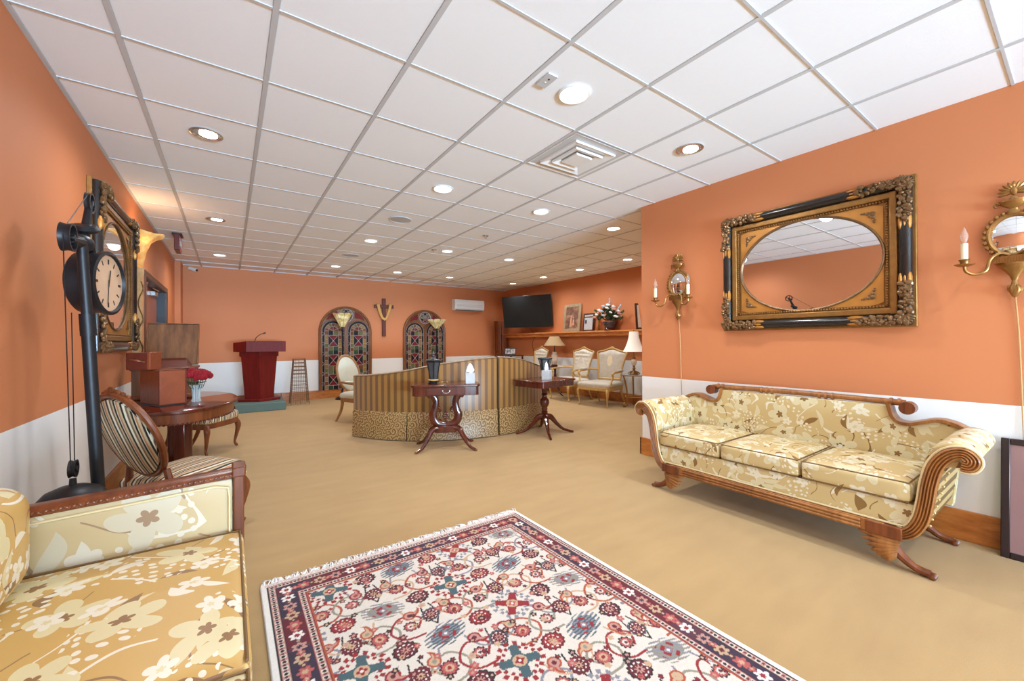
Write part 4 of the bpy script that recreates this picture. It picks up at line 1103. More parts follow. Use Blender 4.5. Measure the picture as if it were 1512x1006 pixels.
M['chairstripe'] = stripes('black_cream_rust_stripe', STR, 10.5, 0, .55)
M['seatstripe'] = stripes('black_cream_seat_stripe', STR, 10.5, 0, .55)
ov = oval(.225, .275, .735)
chair('striped_oval_chair', 'oval-back wooden chair in black and cream stripes, nearest the settee', (-.245, 3.44, 0), R(132), M['walnut'], M['chairstripe'], oval(.20, .275, .725), .25, -.25, .22, .41, 22, group='striped chairs at the oval table', backfab=M['chairstripe'])
chair('striped_oval_chair', 'black and cream striped wooden chair behind the oval table', (-.26, 5.93, 0), R(90-36), M['walnut'], M['chairstripe'], ov, .26, -.26, .22, .43, 12, group='striped chairs at the oval table')
M['sage'] = plain('pale_sage_velvet', srgb(196, 194, 174), .7, 0, .06, 12, **{'Sheen Weight': .4})
M['tanwood'] = wood('light_brown_wood', srgb(120, 76, 42), srgb(176, 126, 80), .35)
chair('upholstered_armchair', 'pale sage armchair with rounded wooden back beside the curved sofa', (1.79, 6.74, 0), R(36), M['tanwood'], M['sage'], oval(.25, .30, .755), .29, -.29, .26, .45, 14, arms=True, crest=False, group=None, backfab=M['sage'])
M['ivorytuft'] = plain('ivory_damask', srgb(214, 206, 190), .5, 0, .10, 16)
def medal():
    t = NT('silver_grey_damask'); uv = t.coord('UV'); s = t.sep(t.coord())
    n = t.noise(uv, 14, 3); col = t.mix(n, srgb(172, 162, 146), srgb(206, 196, 178))
    d = t.m('SQRT', t.m('ADD', t.m('POWER', s[0], 2.0), t.m('POWER', t.m('MULTIPLY', t.m('SUBTRACT', s[2], .86), .6), 2.0)))
    m = t.m('LESS_THAN', d, t.m('ADD', .055, t.m('MULTIPLY', n, .02)))
    return t.done(t.mix(t.m('MULTIPLY', m, .8), col, srgb(226, 208, 168)), .45, 0)
M['medal'] = medal()
sb = shield(.345, .50, 1.12)
chair('gilt_armchair', 'gilt-framed armchair in silver-grey damask, nearest the white bell-shade lamp', (6.08, 5.60, 0), R(-90+8), M['paintgold'], M['medal'], sb, .37, -.32, .28, .44, 12, arms=True, group='gilt armchairs along the alcove wall')
chair('gilt_armchair', 'gilt-framed armchair with ivory button-tufted back between the two table lamps', (6.10, 6.52, 0), R(-90-6), M['paintgold'], M['ivorytuft'], sb, .36, -.32, .28, .44, 12, arms=True, tuft=True, group='gilt armchairs along the alcove wall')
chair('gilt_armchair', 'gilt-framed ivory tufted armchair half hidden behind the curved sofa, below the television', (6.10, 8.02, 0), R(-90-10), M['paintgold'], M['ivorytuft'], sb, .36, -.32, .28, .44, 12, arms=True, tuft=True, group='gilt armchairs along the alcove wall')

# ------------------------------------------------------------------ lectern on its platform
M['greencarpet'] = plain('green_grey_carpet', srgb(94, 112, 104), .95, 0, .12, 40, .5, 200)
tag(obj('carpeted_platform', MB().box(-.16, .87, 8.65, 9.60, 0, .155), M['greencarpet'], None, bevel=.015), 'low platform covered in grey-green carpet under the lectern', 'platform')
def lectern():
    t = thing('lectern', 'dark red mahogany lectern with tapered angular body on the green platform', 'lectern', (.47, 9.12, .155))
    Rm = M['mahogred']
    def pent(w, d0, d1, c=0): return [(-w, d1), (-w, d0*.35), (0, d0), (w, d0*.35), (w, d1)]
    obj('foot', MB().prism(pent(.34, -.27, .24), 0, .05), Rm, t, bevel=.008)
    obj('body', MB().loft([[(x, y, z) for x, y in pent(w, d0, d1)] for w, d0, d1, z in ((.235, -.20, .17, .05), (.245, -.20, .18, .25), (.29, -.22, .22, .86))]), Rm, t, smooth=0)
    obj('neck', MB().prism(pent(.315, -.19, .24), .84, .93), Rm, t, bevel=.005)
    obj('desk_top', MB().loft([[(-.41, -.05, z0), (-.22, -.25, z0), (.42, -.25, z0), (.42, .26, z0), (-.41, .26, z0)] for z0 in (.93,)]+[[(-.41, -.05, 1.10), (-.22, -.25, 1.13), (.42, -.25, 1.13), (.42, .26, 1.07), (-.41, .26, 1.07)]]), Rm, t, smooth=0, bevel=.004)
    mic = MB().lathe([(.025, 1.09), (.025, 1.11), (.008, 1.115), (.006, 1.13)], 12, (-.08, -.05, 0)).tube(cat([(-.08, -.05, 1.12), (-.05, -.06, 1.20), (.02, -.08, 1.26), (.07, -.09, 1.28)], 6), .007, 6).tube([(.065, -.089, 1.278), (.10, -.094, 1.293)], [.012, .014], 10)
    obj('gooseneck_microphone', mic, M['black'], t)
lectern()
def wire_tower():
    t = thing('wire_tower', 'tapered brown wire obelisk stand beside the lectern', 'plant stand', (1.17, 9.28, 0))
    Wm = plain('rusty_wire', srgb(124, 92, 60), .5, .3, .3)
    def hw(z): return .165-.062*z/.93
    for sx in (-1, 1):
        for sy in (-1, 1): obj('corner_rod', MB().tube([(sx*.165, sy*.165, 0), (sx*.103, sy*.103, .93)], .006, 6), Wm, t)
    for k in range(12):
        z = .10+k*.074; h = hw(z); q = [(-h, -h, z), (h, -h, z), (h, h, z), (-h, h, z)]
        obj('ring_wire', MB().tube(q, .0042 if k < 7 else .008, 5, closed=True), Wm, t)
    for sx in (-.5, 0, .5):
        for ax in (0, 1):
            for s2 in (-1, 1):
                a, b = (sx*.165, s2*.165), (sx*.103, s2*.103)
                if ax: a, b = a[::-1], b[::-1]
                obj('vertical_wire', MB().tube([(*a, .02), (*b, .93)], .0035, 5), Wm, t)
wire_tower()

# ------------------------------------------------------------------ stained-glass arches on the back wall
def glassm(n, c, r=.55): return plain(n, c, r, 0, .3, 6, **{'Specular IOR Level': .2})
GL = [glassm('dark_glass', (.012, .010, .012)), glassm('red_glass', (.16, .012, .016)), glassm('brown_glass', (.15, .052, .018)), glassm('amber_glass', (.26, .15, .045)), glassm('olive_glass', (.12, .12, .05)), glassm('green_glass', (.03, .06, .03)), glassm('tan_glass', (.24, .17, .09))]
M['lead'] = plain('grey_lead_came', srgb(176, 160, 158), .45, .2, .1)
M['archwood'] = wood('arch_oak', srgb(98, 58, 28), srgb(140, 88, 48), .4)
def arch(label, cx):
    t = thing('stained_glass_arch', label, 'stained glass', (cx, 9.90, .187), 0, 'stained-glass arches')
    Wd, H = .575, 1.895; spr = H-Wd
    XZ = Matrix(((1,0,0,0), (0,0,-1,0), (0,1,0,0), (0,0,0,1)))
    out = [(-Wd, 0), (Wd, 0)]+[(Wd*math.cos(PI*i/36), spr+Wd*math.sin(PI*i/36)) for i in range(37)]
    obj('backboard', MB().prism(out, .0, .03, M=XZ), M['archwood'], t, smooth=30)
    edge = MB(); pth = [(-Wd+.02, 0, 0), (-Wd+.02, spr, 0)]+[(-(Wd-.02)*math.cos(PI*i/30), spr+(Wd-.02)*math.sin(PI*i/30), 0) for i in range(1, 30)]+[(Wd-.02, spr, 0), (Wd-.02, 0, 0)]
    obj('outer_frame', MB().tube([(x, -.04, z) for x, z, _ in pth], .026, 8, flat=1), M['archwood'], t)
    obj('mullion', MB().box(-.025, .025, -.05, -.02, 0, 1.48), M['archwood'], t, bevel=.006)
    lw = .235; ls = 1.33
    for sg in (-1, 1):
        ox = sg*.275; pn = MB(); ld = MB(); y0, y1 = -.034, -.042
        def quad(pts, c, pn=pn): pn.add([(ox+x, y0, z) for x, z in pts]+[(ox+x, -.03, z) for x, z in pts], [tuple(range(len(pts)))]+[(i, (i+1) % len(pts), len(pts)+(i+1) % len(pts), len(pts)+i) for i in range(len(pts))], c)
        def came(a, b, r=.0055, ld=ld): ld.tube([(ox+a[0], -.036, a[1]), (ox+b[0], -.036, b[1])], r, 4)
        # lancet outline lead
        lan = [(-lw, .0), (-lw, ls)]+[(-lw*math.cos(PI*i/16), ls+lw*math.sin(PI*i/16)) for i in range(1, 16)]+[(lw, ls), (lw, 0)]
        for a, b in zip(lan, lan[1:]): came(a, b, .007)
        # dark border with chevrons
        bi = lw-.055
        for s2 in (-1, 1):
            quad([(s2*bi, 0), (s2*lw, 0), (s2*lw, ls), (s2*bi, ls)], 0)
            came((s2*bi, 0), (s2*bi, ls))
            for k in range(6):
                z = .14+k*.225; came((s2*lw, z+.045), (s2*bi, z)); came((s2*lw, z-.045), (s2*bi, z))
                quad([(s2*lw, z+.04), (s2*bi, z), (s2*lw, z-.04)], 4)
        for i in range(16):
            a, b = PI*i/16, PI*(i+1)/16
            quad([(-lw*math.cos(a), ls+lw*math.sin(a)), (-lw*math.cos(b), ls+lw*math.sin(b)), (-bi*math.cos(b), ls+bi*math.sin(b)), (-bi*math.cos(a), ls+bi*math.sin(a))], 0)
            came((-bi*math.cos(a), ls+bi*math.sin(a)), (-bi*math.cos(b), ls+bi*math.sin(b)))
        ii = bi-.075
        rgl = random.Random(sg+int(cx*10))
        for i in range(7):      # voussoirs
            a, b = PI*i/7, PI*(i+1)/7
            quad([(-bi*math.cos(a), ls+bi*math.sin(a)), (-bi*math.cos(b), ls+bi*math.sin(b)), (-ii*math.cos(b), ls+ii*math.sin(b)), (-ii*math.cos(a), ls+ii*math.sin(a))], [2, 3, 4, 2, 6, 3, 2][i])
            came((-bi*math.cos(a), ls+bi*math.sin(a)), (-ii*math.cos(a), ls+ii*math.sin(a)))
            came((-ii*math.cos(a), ls+ii*math.sin(a)), (-ii*math.cos(b), ls+ii*math.sin(b)))
        for i in range(3): quad([(-ii, ls)if i == 0 else (-ii*math.cos(PI*i/3), ls+ii*math.sin(PI*i/3)), (-ii*math.cos(PI*(i+1)/3), ls+ii*math.sin(PI*(i+1)/3)), (0, ls)], [2, 1, 2][i]); came((0, ls+.01), (-ii*math.cos(PI*(i+.5)/3), ls+ii*math.sin(PI*(i+.5)/3)))
        # side squares
        n = 14; hz = ls/n
        for k in range(n):
            for s2 in (-1, 1):
                quad([(s2*ii, k*hz), (s2*bi, k*hz), (s2*bi, (k+1)*hz), (s2*ii, (k+1)*hz)], [3, 2, 6, 2, 4, 3][(k+(s2 > 0)) % 6]); came((s2*ii, k*hz), (s2*bi, k*hz))
        for s2 in (-1, 1): came((s2*ii, 0), (s2*ii, ls))
        # centre: crossed squares between rows of small panes
        z = 0
        for k in range(3):
            b0 = k*(ls/3); zz = [b0, b0+.095, b0+.345, b0+ls/3]
            for s2 in (0, 1):
                quad([(-ii+s2*ii, zz[0]), (s2*ii, zz[0]), (s2*ii, zz[1]), (-ii+s2*ii, zz[1])], [5, 0, 4, 2, 4, 5, 0, 3][(k*2+s2) % 8])
                quad([(-ii+s2*ii, zz[2]), (s2*ii, zz[2]), (s2*ii, zz[3]), (-ii+s2*ii, zz[3])], [4, 5, 0, 4][(k+s2) % 4])
            c = (0, (zz[1]+zz[2])/2)
            quad([(-ii, zz[1]), (ii, zz[1]), c], 1); quad([(-ii, zz[2]), (ii, zz[2]), c], 1); quad([(-ii, zz[1]), (-ii, zz[2]), c], 0); quad([(ii, zz[1]), (ii, zz[2]), c], 0)
            for a in ((-ii, zz[1]), (ii, zz[1]), (-ii, zz[2]), (ii, zz[2])): came(a, c)
            came((-ii, zz[1]), (ii, zz[1])); came((-ii, zz[2]), (ii, zz[2])); came((0, zz[0]), (0, zz[1])); came((0, zz[2]), (0, zz[3]))
            ld.ell((ox, -.038, c[1]), .016, .005, .016, 8, 4)
        obj('glass_panes', pn, GL, t, smooth=0)['kind'] = 'stuff'
        obj('lead_cames', ld, M['lead'], t)['kind'] = 'stuff'
        lr = MB().tube([(ox+x*1.07, -.042, z+(.012 if z > ls else 0)) for x, z in lan], .014, 6); obj('lancet_frame', lr, M['archwood'], t)
        # red spandrel beside the roundel
        sp = [(sg*.19, 1.64), (sg*.19, 1.79), (sg*.28, 1.755), (sg*.38, 1.67), (sg*.43, 1.575), (sg*.30, 1.62)]
        obj('spandrel_pane', MB().prism(sp, .030, .038, M=XZ), GL[1], t, smooth=0)
        sm = MB()
        for a, b in zip(sp, sp[1:]+sp[:1]): sm.tube([(a[0], -.040, a[1]), (b[0], -.040, b[1])], .008, 5)
        obj('spandrel_frame', sm, M['archwood'], t)
    # roundel
    rd = MB(); rl = MB(); cz, r = 1.695, .150
    for i in range(6):
        a, b = PI*i/3, PI*(i+1)/3
        pts = [(0, cz), (r*math.cos(a), cz+r*math.sin(a)), (r*math.cos((a+b)/2), cz+r*math.sin((a+b)/2)), (r*math.cos(b), cz+r*math.sin(b))]
        rd.prism(pts, .030, .040, [4, 0, 4, 0, 1, 0][i], M=XZ)
        rl.tube([((.075+.055*math.cos(q*PI/6))*math.cos((a+b)/2)-.055*math.sin(q*PI/6)*math.sin((a+b)/2), -.042, cz+(.075+.055*math.cos(q*PI/6))*math.sin((a+b)/2)+.055*math.sin(q*PI/6)*math.cos((a+b)/2)) for q in range(12)], .006, 4, closed=True)
    rl.tube([(r*math.cos(2*PI*i/28), -.042, cz+r*math.sin(2*PI*i/28)) for i in range(28)], .009, 5, closed=True)
    obj('roundel_glass', rd, GL, t, smooth=0); obj('roundel_tracery', rl, M['lead'], t)['kind'] = 'stuff'
arch('round-topped stained-glass double panel on the back wall, nearer the lectern', 2.212)
arch('round-topped stained-glass double panel on the back wall, nearer the air conditioner', 4.148)

# ------------------------------------------------------------------ stained-glass torchiere lamps
def tglass():
    t = NT('cream_leaded_glass'); n = t.noise(t.coord(), 12, 2); c = t.ramp(n, [(.35, srgb(198, 176, 104)), (.65, srgb(244, 236, 190))])
    return t.done(c, .3, 0, **{'Emission Color': c, 'Emission Strength': .12})  # faint glow put into the glass although these lamps are off
M['tglass'] = tglass()
def torch(label, x, y, zb, zt, rt):
    t = thing('torchiere_lamp', label, 'floor lamp', (x, y, 0), 0, 'stained-glass torchiere lamps')
    obj('base', MB().lathe([(.15, 0), (.15, .02), (.12, .045), (.05, .075), (.03, .16), (.022, .22)], 24), M['iron'], t)
    obj('pole', MB().lathe([(.016, .2), (.016, zb-.1), (.03, zb-.08), (.02, zb-.04), (.035, zb), (0, zb)], 14), M['iron'], t)
    n = 8
    for i in range(n):
        a, b = 2*PI*i/n, 2*PI*(i+1)/n; c = (a+b)/2
        P = lambda r, g, z: (r*math.cos(g), r*math.sin(g), z)
        m = MB().add([P(.045, a, zb), P(.045, b, zb), P(rt*.96, b, zt-.015), P(rt, c+(b-a)*.25, zt), P(rt, c-(b-a)*.25, zt), P(rt*.96, a, zt-.015)], [(0, 1, 2, 3, 4, 5)])
        o = obj('shade_panel', m, M['tglass'], t, smooth=0); md = o.modifiers.new('s', 'SOLIDIFY'); md.thickness = .005
    lm = MB()
    for i in range(n): a = 2*PI*i/n; lm.tube([(.045*math.cos(a), .045*math.sin(a), zb), (rt*.965*math.cos(a), rt*.965*math.sin(a), zt-.014)], .006, 5)
    obj('shade_leading', lm, M['brass'], t)
torch('torchiere floor lamp with narrow leaded cream glass bowl before the arch by the lectern', 2.055, 9.50, 1.60, 1.90, .20)
torch('torchiere floor lamp with wide leaded cream glass bowl before the arch by the air conditioner', 4.31, 9.50, 1.60, 1.83, .25)

# ------------------------------------------------------------------ cross, air conditioner
M['crosswood'] = wood('cross_wood', srgb(66, 24, 12), srgb(108, 44, 24), .4)
t = thing('wooden_cross', 'dark wooden cross with a tan cloth draped over its arms on the back wall', 'cross', (3.088, 9.90, 1.40))
obj('upright', MB().box(-.045, .045, -.05, 0, 0, .92), M['crosswood'], t, bevel=.006)
obj('crossbar', MB().box(-.235, .235, -.055, -.005, .685, .765), M['crosswood'], t, bevel=.006)
m = MB()
for sg in (-1, 1):
    pts = cat([(sg*.14, .0, .77), (sg*.145, -.05, .785), (sg*.145, -.075, .74), (sg*.11, -.075, .60), (sg*.05, -.08, .45), (sg*-.02, -.085, .40)], 6)
    m.tube(pts, lerp_list([.03, .034, .036, .034, .03, .028], len(pts)), 8, flat=.45)
obj('draped_cloth', m, plain('tan_cloth', srgb(206, 160, 92), .8, 0, .15, 20), t)
t = thing('air_conditioner', 'white wall-mounted air conditioner on the back wall', 'air conditioner', (5.38, 9.90, 2.11))
obj('housing', MB().loft([[(x, y, z) for y, z in ((0, 0), (-.15, .0), (-.20, .05), (-.21, .20), (-.19, .29), (0, .31))] for x in (-.455, .455)]), M['white'], t, bevel=.012)
for k in range(5): obj('louver', MB().box(-.40, .40, -.213+.003*k, -.205, .085+.030*k, .095+.030*k), M['tbar'], t, smooth=0)
obj('outlet_slot', MB().box(-.41, .41, -.19, -.14, -.004, .012), M['slate'], t, smooth=0)
# ------------------------------------------------------------------ curved striped sofa in two sections
def sofastripe():
    t = NT('gold_bronze_stripe_satin'); uv = t.coord('UV'); u = t.sep(uv)[0]
    f = t.m('FRACT', t.m('MULTIPLY', u, 11.0))
    col = t.ramp(f, [(0, srgb(104, 70, 32)), (.42, srgb(104, 70, 32)), (.5, srgb(148, 104, 48)), (.92, srgb(148, 104, 48))], 'LINEAR')
    t.bump(t.noise(uv, 300, 1), .08, .001)
    return t.done(col, .34, 0, **{'Sheen Weight': .3})
M['sofastripe'] = sofastripe()
M['damask'] = damask('bronze_scroll_damask', srgb(126, 86, 42), srgb(172, 142, 94), srgb(102, 68, 34), 15)
CX, CY, RO = 3.0, 6.3, 1.75
ZT = [(-159, .815), (-150, .83), (-140, .86), (-131, .90), (-122, .955), (-115, .99), (-105, 1.03), (-95, 1.052), (-90, 1.055), (-82, 1.035), (-75, .995), (-68, .945), (-60, .89), (-53, .86)]
def ztop(a):
    for (a0, z0), (a1, z1) in zip(ZT, ZT[1:]):
        if a <= a1: return z0+(z1-z0)*max(0, (a-a0))/(a1-a0)
    return ZT[-1][1]
def polar_obj(name, fn_rings, mat, parent, a0, a1, n, smooth=45):
    # closed section swept round the sofa centre; u runs with the arc length
    angs = [a0+(a1-a0)*i/n for i in range(n+1)]
    rings = []
    for a in angs:
        g = R(a); rings.append([(CX+r*math.cos(g), CY+r*math.sin(g), z) for r, z in fn_rings(a)])
    o = obj(name, MB().loft(rings), mat, parent, smooth=smooth)
    me = o.data; uv = me.uv_layers.new(name='uv'); k = len(rings[0])
    for lp in me.loops:
        i, j = divmod(lp.vertex_index, k); r_, z_ = fn_rings(angs[i])[j]
        uv.data[lp.index].uv = (R(angs[i])*RO, z_+(r_ if r_ < RO-.01 else 0))
    return o
def sofa_section(label, a0, a1, panels):
    t = thing('curved_sofa_section', label, 'sofa', (0, 0, 0), 0, 'curved striped sofa sections')
    def back(a):
        z = ztop(a); return [(RO, .33), (RO+.004, z-.04), (RO-.01, z-.008), (RO-.05, z+.004), (RO-.12, z-.012), (RO-.16, z-.05), (RO-.26, .44), (RO-.26, .33)]
    b = polar_obj('back', back, M['sofastripe'], t, a0+.25, a1-.25, 40)
    pm = MB().tube([(CX+(RO-.002)*math.cos(R(a)), CY+(RO-.002)*math.sin(R(a)), ztop(a)-.012) for a in [a0+.3+(a1-a0-.6)*i/30 for i in range(31)]], .006, 6)
    for e in (a0+.3, a1-.3): pm.tube([(CX+(RO+.002)*math.cos(R(e)), CY+(RO+.002)*math.sin(R(e)), z) for z in (.34, ztop(e)-.012)], .005, 6)
    obj('piping', pm, M['darkpipe'], b)
    polar_obj('seat_frame', lambda a: [(RO-.03, .06), (RO-.03, .34), (RO-.85, .34), (RO-.85, .06)], M['damask'], t, a0+.3, a1-.3, 24)
    n = 2 if a1-a0 > 50 else 1
    for i in range(n):
        c0, c1 = a0+.6+(a1-a0-1.2)*i/n, a0+.6+(a1-a0-1.2)*(i+1)/n
        polar_obj('seat_cushion', lambda a: [(RO-.27, .345), (RO-.27, .45), (RO-.40, .475), (RO-.70, .475), (RO-.84, .455), (RO-.87, .43), (RO-.87, .36), (RO-.85, .345)], M['sofastripe'], t, c0+.1, c1-.1, 16)
    for p0, p1 in panels:
        polar_obj('skirt_panel', lambda a: [(RO+.006, .362), (RO+.012, .355), (RO+.030, .012), (RO+.018, .012), (RO-.005, .355)], M['damask'], t, p0+.22, p1-.22, 18)
    for e, sg in ((a0, 1), (a1, -1)):
        g = R(e+sg*.05); ux, uy = math.cos(g), math.sin(g)
        obj('end_skirt', MB().add([(CX+r*math.cos(R(e+sg*d)), CY+r*math.sin(R(e+sg*d)), z) for r in (RO+.02, RO-.84) for d in (.25, .6) for z in (.012, .34)], [(0,1,3,2), (4,6,7,5), (0,4,5,1), (2,3,7,6), (0,2,6,4), (1,5,7,3)]), M['damask'], t, uv=True)
sofa_section('long left section of the curved bronze-striped sofa behind the lyre table', -159, -92.2, [(-159, -131), (-131, -92.2)])
sofa_section('short right section of the curved bronze-striped sofa behind the pedestal table', -91.6, -54, [(-91.6, -54)])

# ------------------------------------------------------------------ lyre table
def lyre_table():
    t = thing('lyre_table', 'dark mahogany lyre-base console table with a small drawer behind the sofa', 'table', (2.105, 4.395, 0), R(-24))
    w, d = .395, .175
    def rr(w, d, c=.05, n=5):
        o = []
        for sx, sy, a0 in ((1, 1, 0), (-1, 1, 90), (-1, -1, 180), (1, -1, 270)):
            for i in range(n+1): a = R(a0+90*i/n); o.append((sx*(w-c)+c*math.cos(a), sy*(d-c)+c*math.sin(a)))
        return o
    obj('table_top', MB().prism(rr(w, d), .735, .762), M['mahog'], t, bevel=.006)
    ap = obj('apron', MB().prism(rr(w-.015, d-.015, .045), .635, .737), M['mahog'], t, bevel=.004)
    obj('drawer_front', MB().box(-.22, .22, -d+.008, -d+.018, .645, .728), M['mahog'], ap, bevel=.003)
    hm = MB().tube(cat([(-.04, -d+.005, .692), (-.03, -d-.012, .675), (0, -d-.016, .668), (.03, -d-.012, .675), (.04, -d+.005, .692)], 4), .004, 6).ell((-.04, -d+.004, .692), .010, .006, .010, 8, 5).ell((.04, -d+.004, .692), .010, .006, .010, 8, 5)
    obj('drawer_pull', hm, M['silver'], ap)
    for sg in (-1, 1):
        pts = cat([(sg*.175, 0, .60), (sg*.19, 0, .625), (sg*.165, 0, .635), (sg*.135, 0, .60), (sg*.115, 0, .54), (sg*.125, 0, .46), (sg*.145, 0, .40), (sg*.135, 0, .33), (sg*.085, 0, .28), (0, 0, .265)], 5)
        obj('lyre_side', MB().tube(pts, lerp_list([.026, .032, .040, .042, .040, .044, .050, .050, .046, .040], len(pts)), 10, up=(0, 1, 0), flat=.5), M['mahog'], t)
        sc = cat([(sg*.145, 0, .40), (sg*.12, 0, .47), (sg*.075, 0, .475), (sg*.06, 0, .445), (sg*.08, 0, .43)], 5)
        obj('inner_scroll', MB().tube(sc, lerp_list([.02, .017, .015, .013, .012], len(sc)), 8), M['mahog'], t)
    ro = MB()
    for q in range(6): a = q*PI/3; ro.ell((.026*math.cos(a), 0, .38+.026*math.sin(a)), .016, .012, .016, 8, 5)
    ro.ell((0, -.006, .38), .016, .014, .016, 8, 5).tube([(0, 0, .29), (0, 0, .36)], .011, 8).tube([(0, 0, .40), (0, 0, .44)], [.012, .006], 8)
    obj('rosette', ro, M['mahog'], t)
    obj('platform', MB().box(-.125, .125, -.05, .05, .185, .262), M['mahog'], t, bevel=.01)
    for sx in (-1, 1):
        for sy in (-1, 1):
            pts = cat([(sx*.10, sy*.03, .24), (sx*.16, sy*.06, .215), (sx*.215, sy*.11, .12), (sx*.27, sy*.17, .045), (sx*.335, sy*.22, .014)], 5)
            L = obj('leg', MB().tube(pts, lerp_list([.028, .030, .024, .018, .014], len(pts)), 9), M['mahog'], t)
            obj('brass_toe', MB().tube([(sx*.315, sy*.205, .019), (sx*.345, sy*.228, .012)], [.0155, .012], 9), M['brass'], L)
lyre_table()
def pedestal_table():
    t = thing('pedestal_side_table', 'mahogany side table on a turned pedestal with four sabre legs', 'table', (3.53, 4.285, 0), R(10))
    w, d = .36, .285
    o = []
    for sx, sy, a0 in ((1, 1, 0), (-1, 1, 90), (-1, -1, 180), (1, -1, 270)):
        for i in range(6): a = R(a0+90*i/5); o.append((sx*(w-.06)+.06*math.cos(a), sy*(d-.06)+.06*math.sin(a)))
    obj('table_top', MB().prism(o, .722, .745), M['mahog'], t, bevel=.006)
    ap = obj('apron', MB().prism([(x*.95, y*.94) for x, y in o], .655, .724), M['mahog'], t, bevel=.004)
    obj('pedestal', MB().lathe([(.05, .19), (.052, .26), (.035, .275), (.045, .30), (.034, .315), (.042, .335), (.036, .355), (.055, .385), (.066, .42), (.060, .46), (.034, .49), (.030, .52), (.046, .535), (.032, .55), (.044, .62), (.05, .66)], 20), M['mahog'], t, smooth=50)
    for q in range(4):
        a = R(-128+90*q); c, s = math.cos(a), math.sin(a)
        pts = cat([(.03*c, .03*s, .24), (.09*c, .09*s, .22), (.17*c, .17*s, .13), (.27*c, .27*s, .05), (.40*c, .40*s, .014)], 5)
        obj('leg', MB().tube(pts, lerp_list([.040, .038, .026, .019, .014], len(pts)), 9), M['mahog'], t)
pedestal_table()
M['pewter'] = plain('dark_pewter', (.085, .085, .09), .45, .5, .4, 30, .4, 70)
def lantern(label, loc, rz, fin):
    t = thing('hexagonal_lantern', label, 'lantern', loc, rz, 'dark hexagonal lanterns')
    def hx(r, z): return [(r*math.cos(R(60*i)), r*math.sin(R(60*i)), z) for i in range(6)]
    obj('base', MB().lathe([(.062, 0), (.066, .012), (.05, .02), (.052, .03)], 24), M['black'], t)
    obj('gold_ring', MB().tube([(.052*math.cos(2*PI*i/24), .052*math.sin(2*PI*i/24), .040) for i in range(24)], .011, 8, closed=True), M['paintgold'], t)
    obj('body', MB().loft([hx(.046, .045), hx(.058, .14), hx(.072, .255)]), M['pewter'], t, smooth=0, bevel=.003)
    obj('rim', MB().loft([hx(.090, .252), hx(.102, .262), hx(.102, .275), hx(.06, .285)]), M['black'], t, smooth=0)
    for i in range(6):
        a = R(60*i); obj('corner_post', MB().tube([(.047*math.cos(a), .047*math.sin(a), .045), (.060*math.cos(a), .060*math.sin(a), .14), (.080*math.cos(a), .080*math.sin(a), .235), (.088*math.cos(a), .088*math.sin(a), .255)], .0055, 6), M['black'], t)
    if fin: obj('finial', MB().lathe([(.05, .283), (.025, .30), (.012, .31), (.018, .325), (.008, .345), (.022, .35), (.010, .365), (0, .395)], 14), M['pewter'], t)
lantern('dark hexagonal lantern with pointed finial on the lyre table', (1.99, 4.485, .763), .2, True)
lantern('dark hexagonal lantern without finial behind the tissue box on the pedestal table', (3.66, 4.43, .746), .4, False)
tag(obj('gold_hoop', MB().tube([(2.055+.06*math.cos(2*PI*i/24), 4.38+.045*math.sin(2*PI*i/24), .772+.010*math.sin(2*PI*i/24+1)) for i in range(24)], .006, 6, closed=True), M['brass'], None), 'loose gold ring lying against the lantern on the lyre table', 'ring')
M['tissuebox'] = plain('white_marbled_card', srgb(184, 184, 184), .5, 0, .18, 30)
def tissue(label, loc, rz):
    t = thing('tissue_box', label, 'tissue box', loc, rz, 'boxes of tissues')
    obj('box', MB().box(-.054, .054, -.054, .054, 0, .125), M['tissuebox'], t, bevel=.003)
    rings = []
    for z, rx, ry in ((.124, .038, .02), (.15, .044, .024), (.18, .034, .018), (.21, .024, .012), (.232, .008, .005)):
        rings.append([((rx*(1+.25*math.cos(5*a+z*40)))*math.cos(a), (ry*(1+.35*math.sin(4*a+z*60)))*math.sin(a), z+.008*math.cos(3*a)) for a in [2*PI*i/20 for i in range(20)]])
    obj('tissue', MB().loft(rings), M['white'], t, smooth=60)
tissue('white tissue box at the right end of the lyre table', (2.335, 4.22, .763), R(-24))
tissue('white tissue box on the pedestal side table in front of the dark lantern', (3.47, 4.165, .746), R(30))

# ------------------------------------------------------------------ alcove: television, shelf and what stands on it
def tv():
    t = thing('television', 'large black flat-screen television tilted out from the alcove corner', 'television', (6.30, 8.36, 2.035))
    Q = rotz(math.atan2(-1.32, .58)) @ Matrix.Rotation(R(9), 4, 'X')
    obj('casing', MB().box(-.72, .72, -.005, .035, -.41, .41, M=Q), M['black'], t, bevel=.004)
    obj('screen', MB().box(-.705, .705, -.0075, -.004, -.39, .40, M=Q), NT('tv_screen').done((.012, .015, .016), .25, 0), t, smooth=0)
    obj('sensor', MB().box(-.47, -.44, -.012, .01, -.425, -.41, M=Q), M['silver'], t)
    obj('wall_arm', MB().box(-.2, .2, .035, .06, -.15, .15, M=Q).tube([Q @ Vector((0, .05, 0)), (.20, .05, 0), (.34, .10, 0)], .03, 8).box(.34, .385, -.1, .3, -.15, .15), M['black'], t)
tv()
sh = struct(obj('trim_1', MB().box(6.47, 6.69, YC+.02, 9.88, 1.455, 1.485).box(6.55, 6.575, YC+.02, 9.88, 1.375, 1.455), M['shelfwood'], None, smooth=0, bevel=.003)); sh['label'] = 'long honey wood wall shelf with a fascia board'
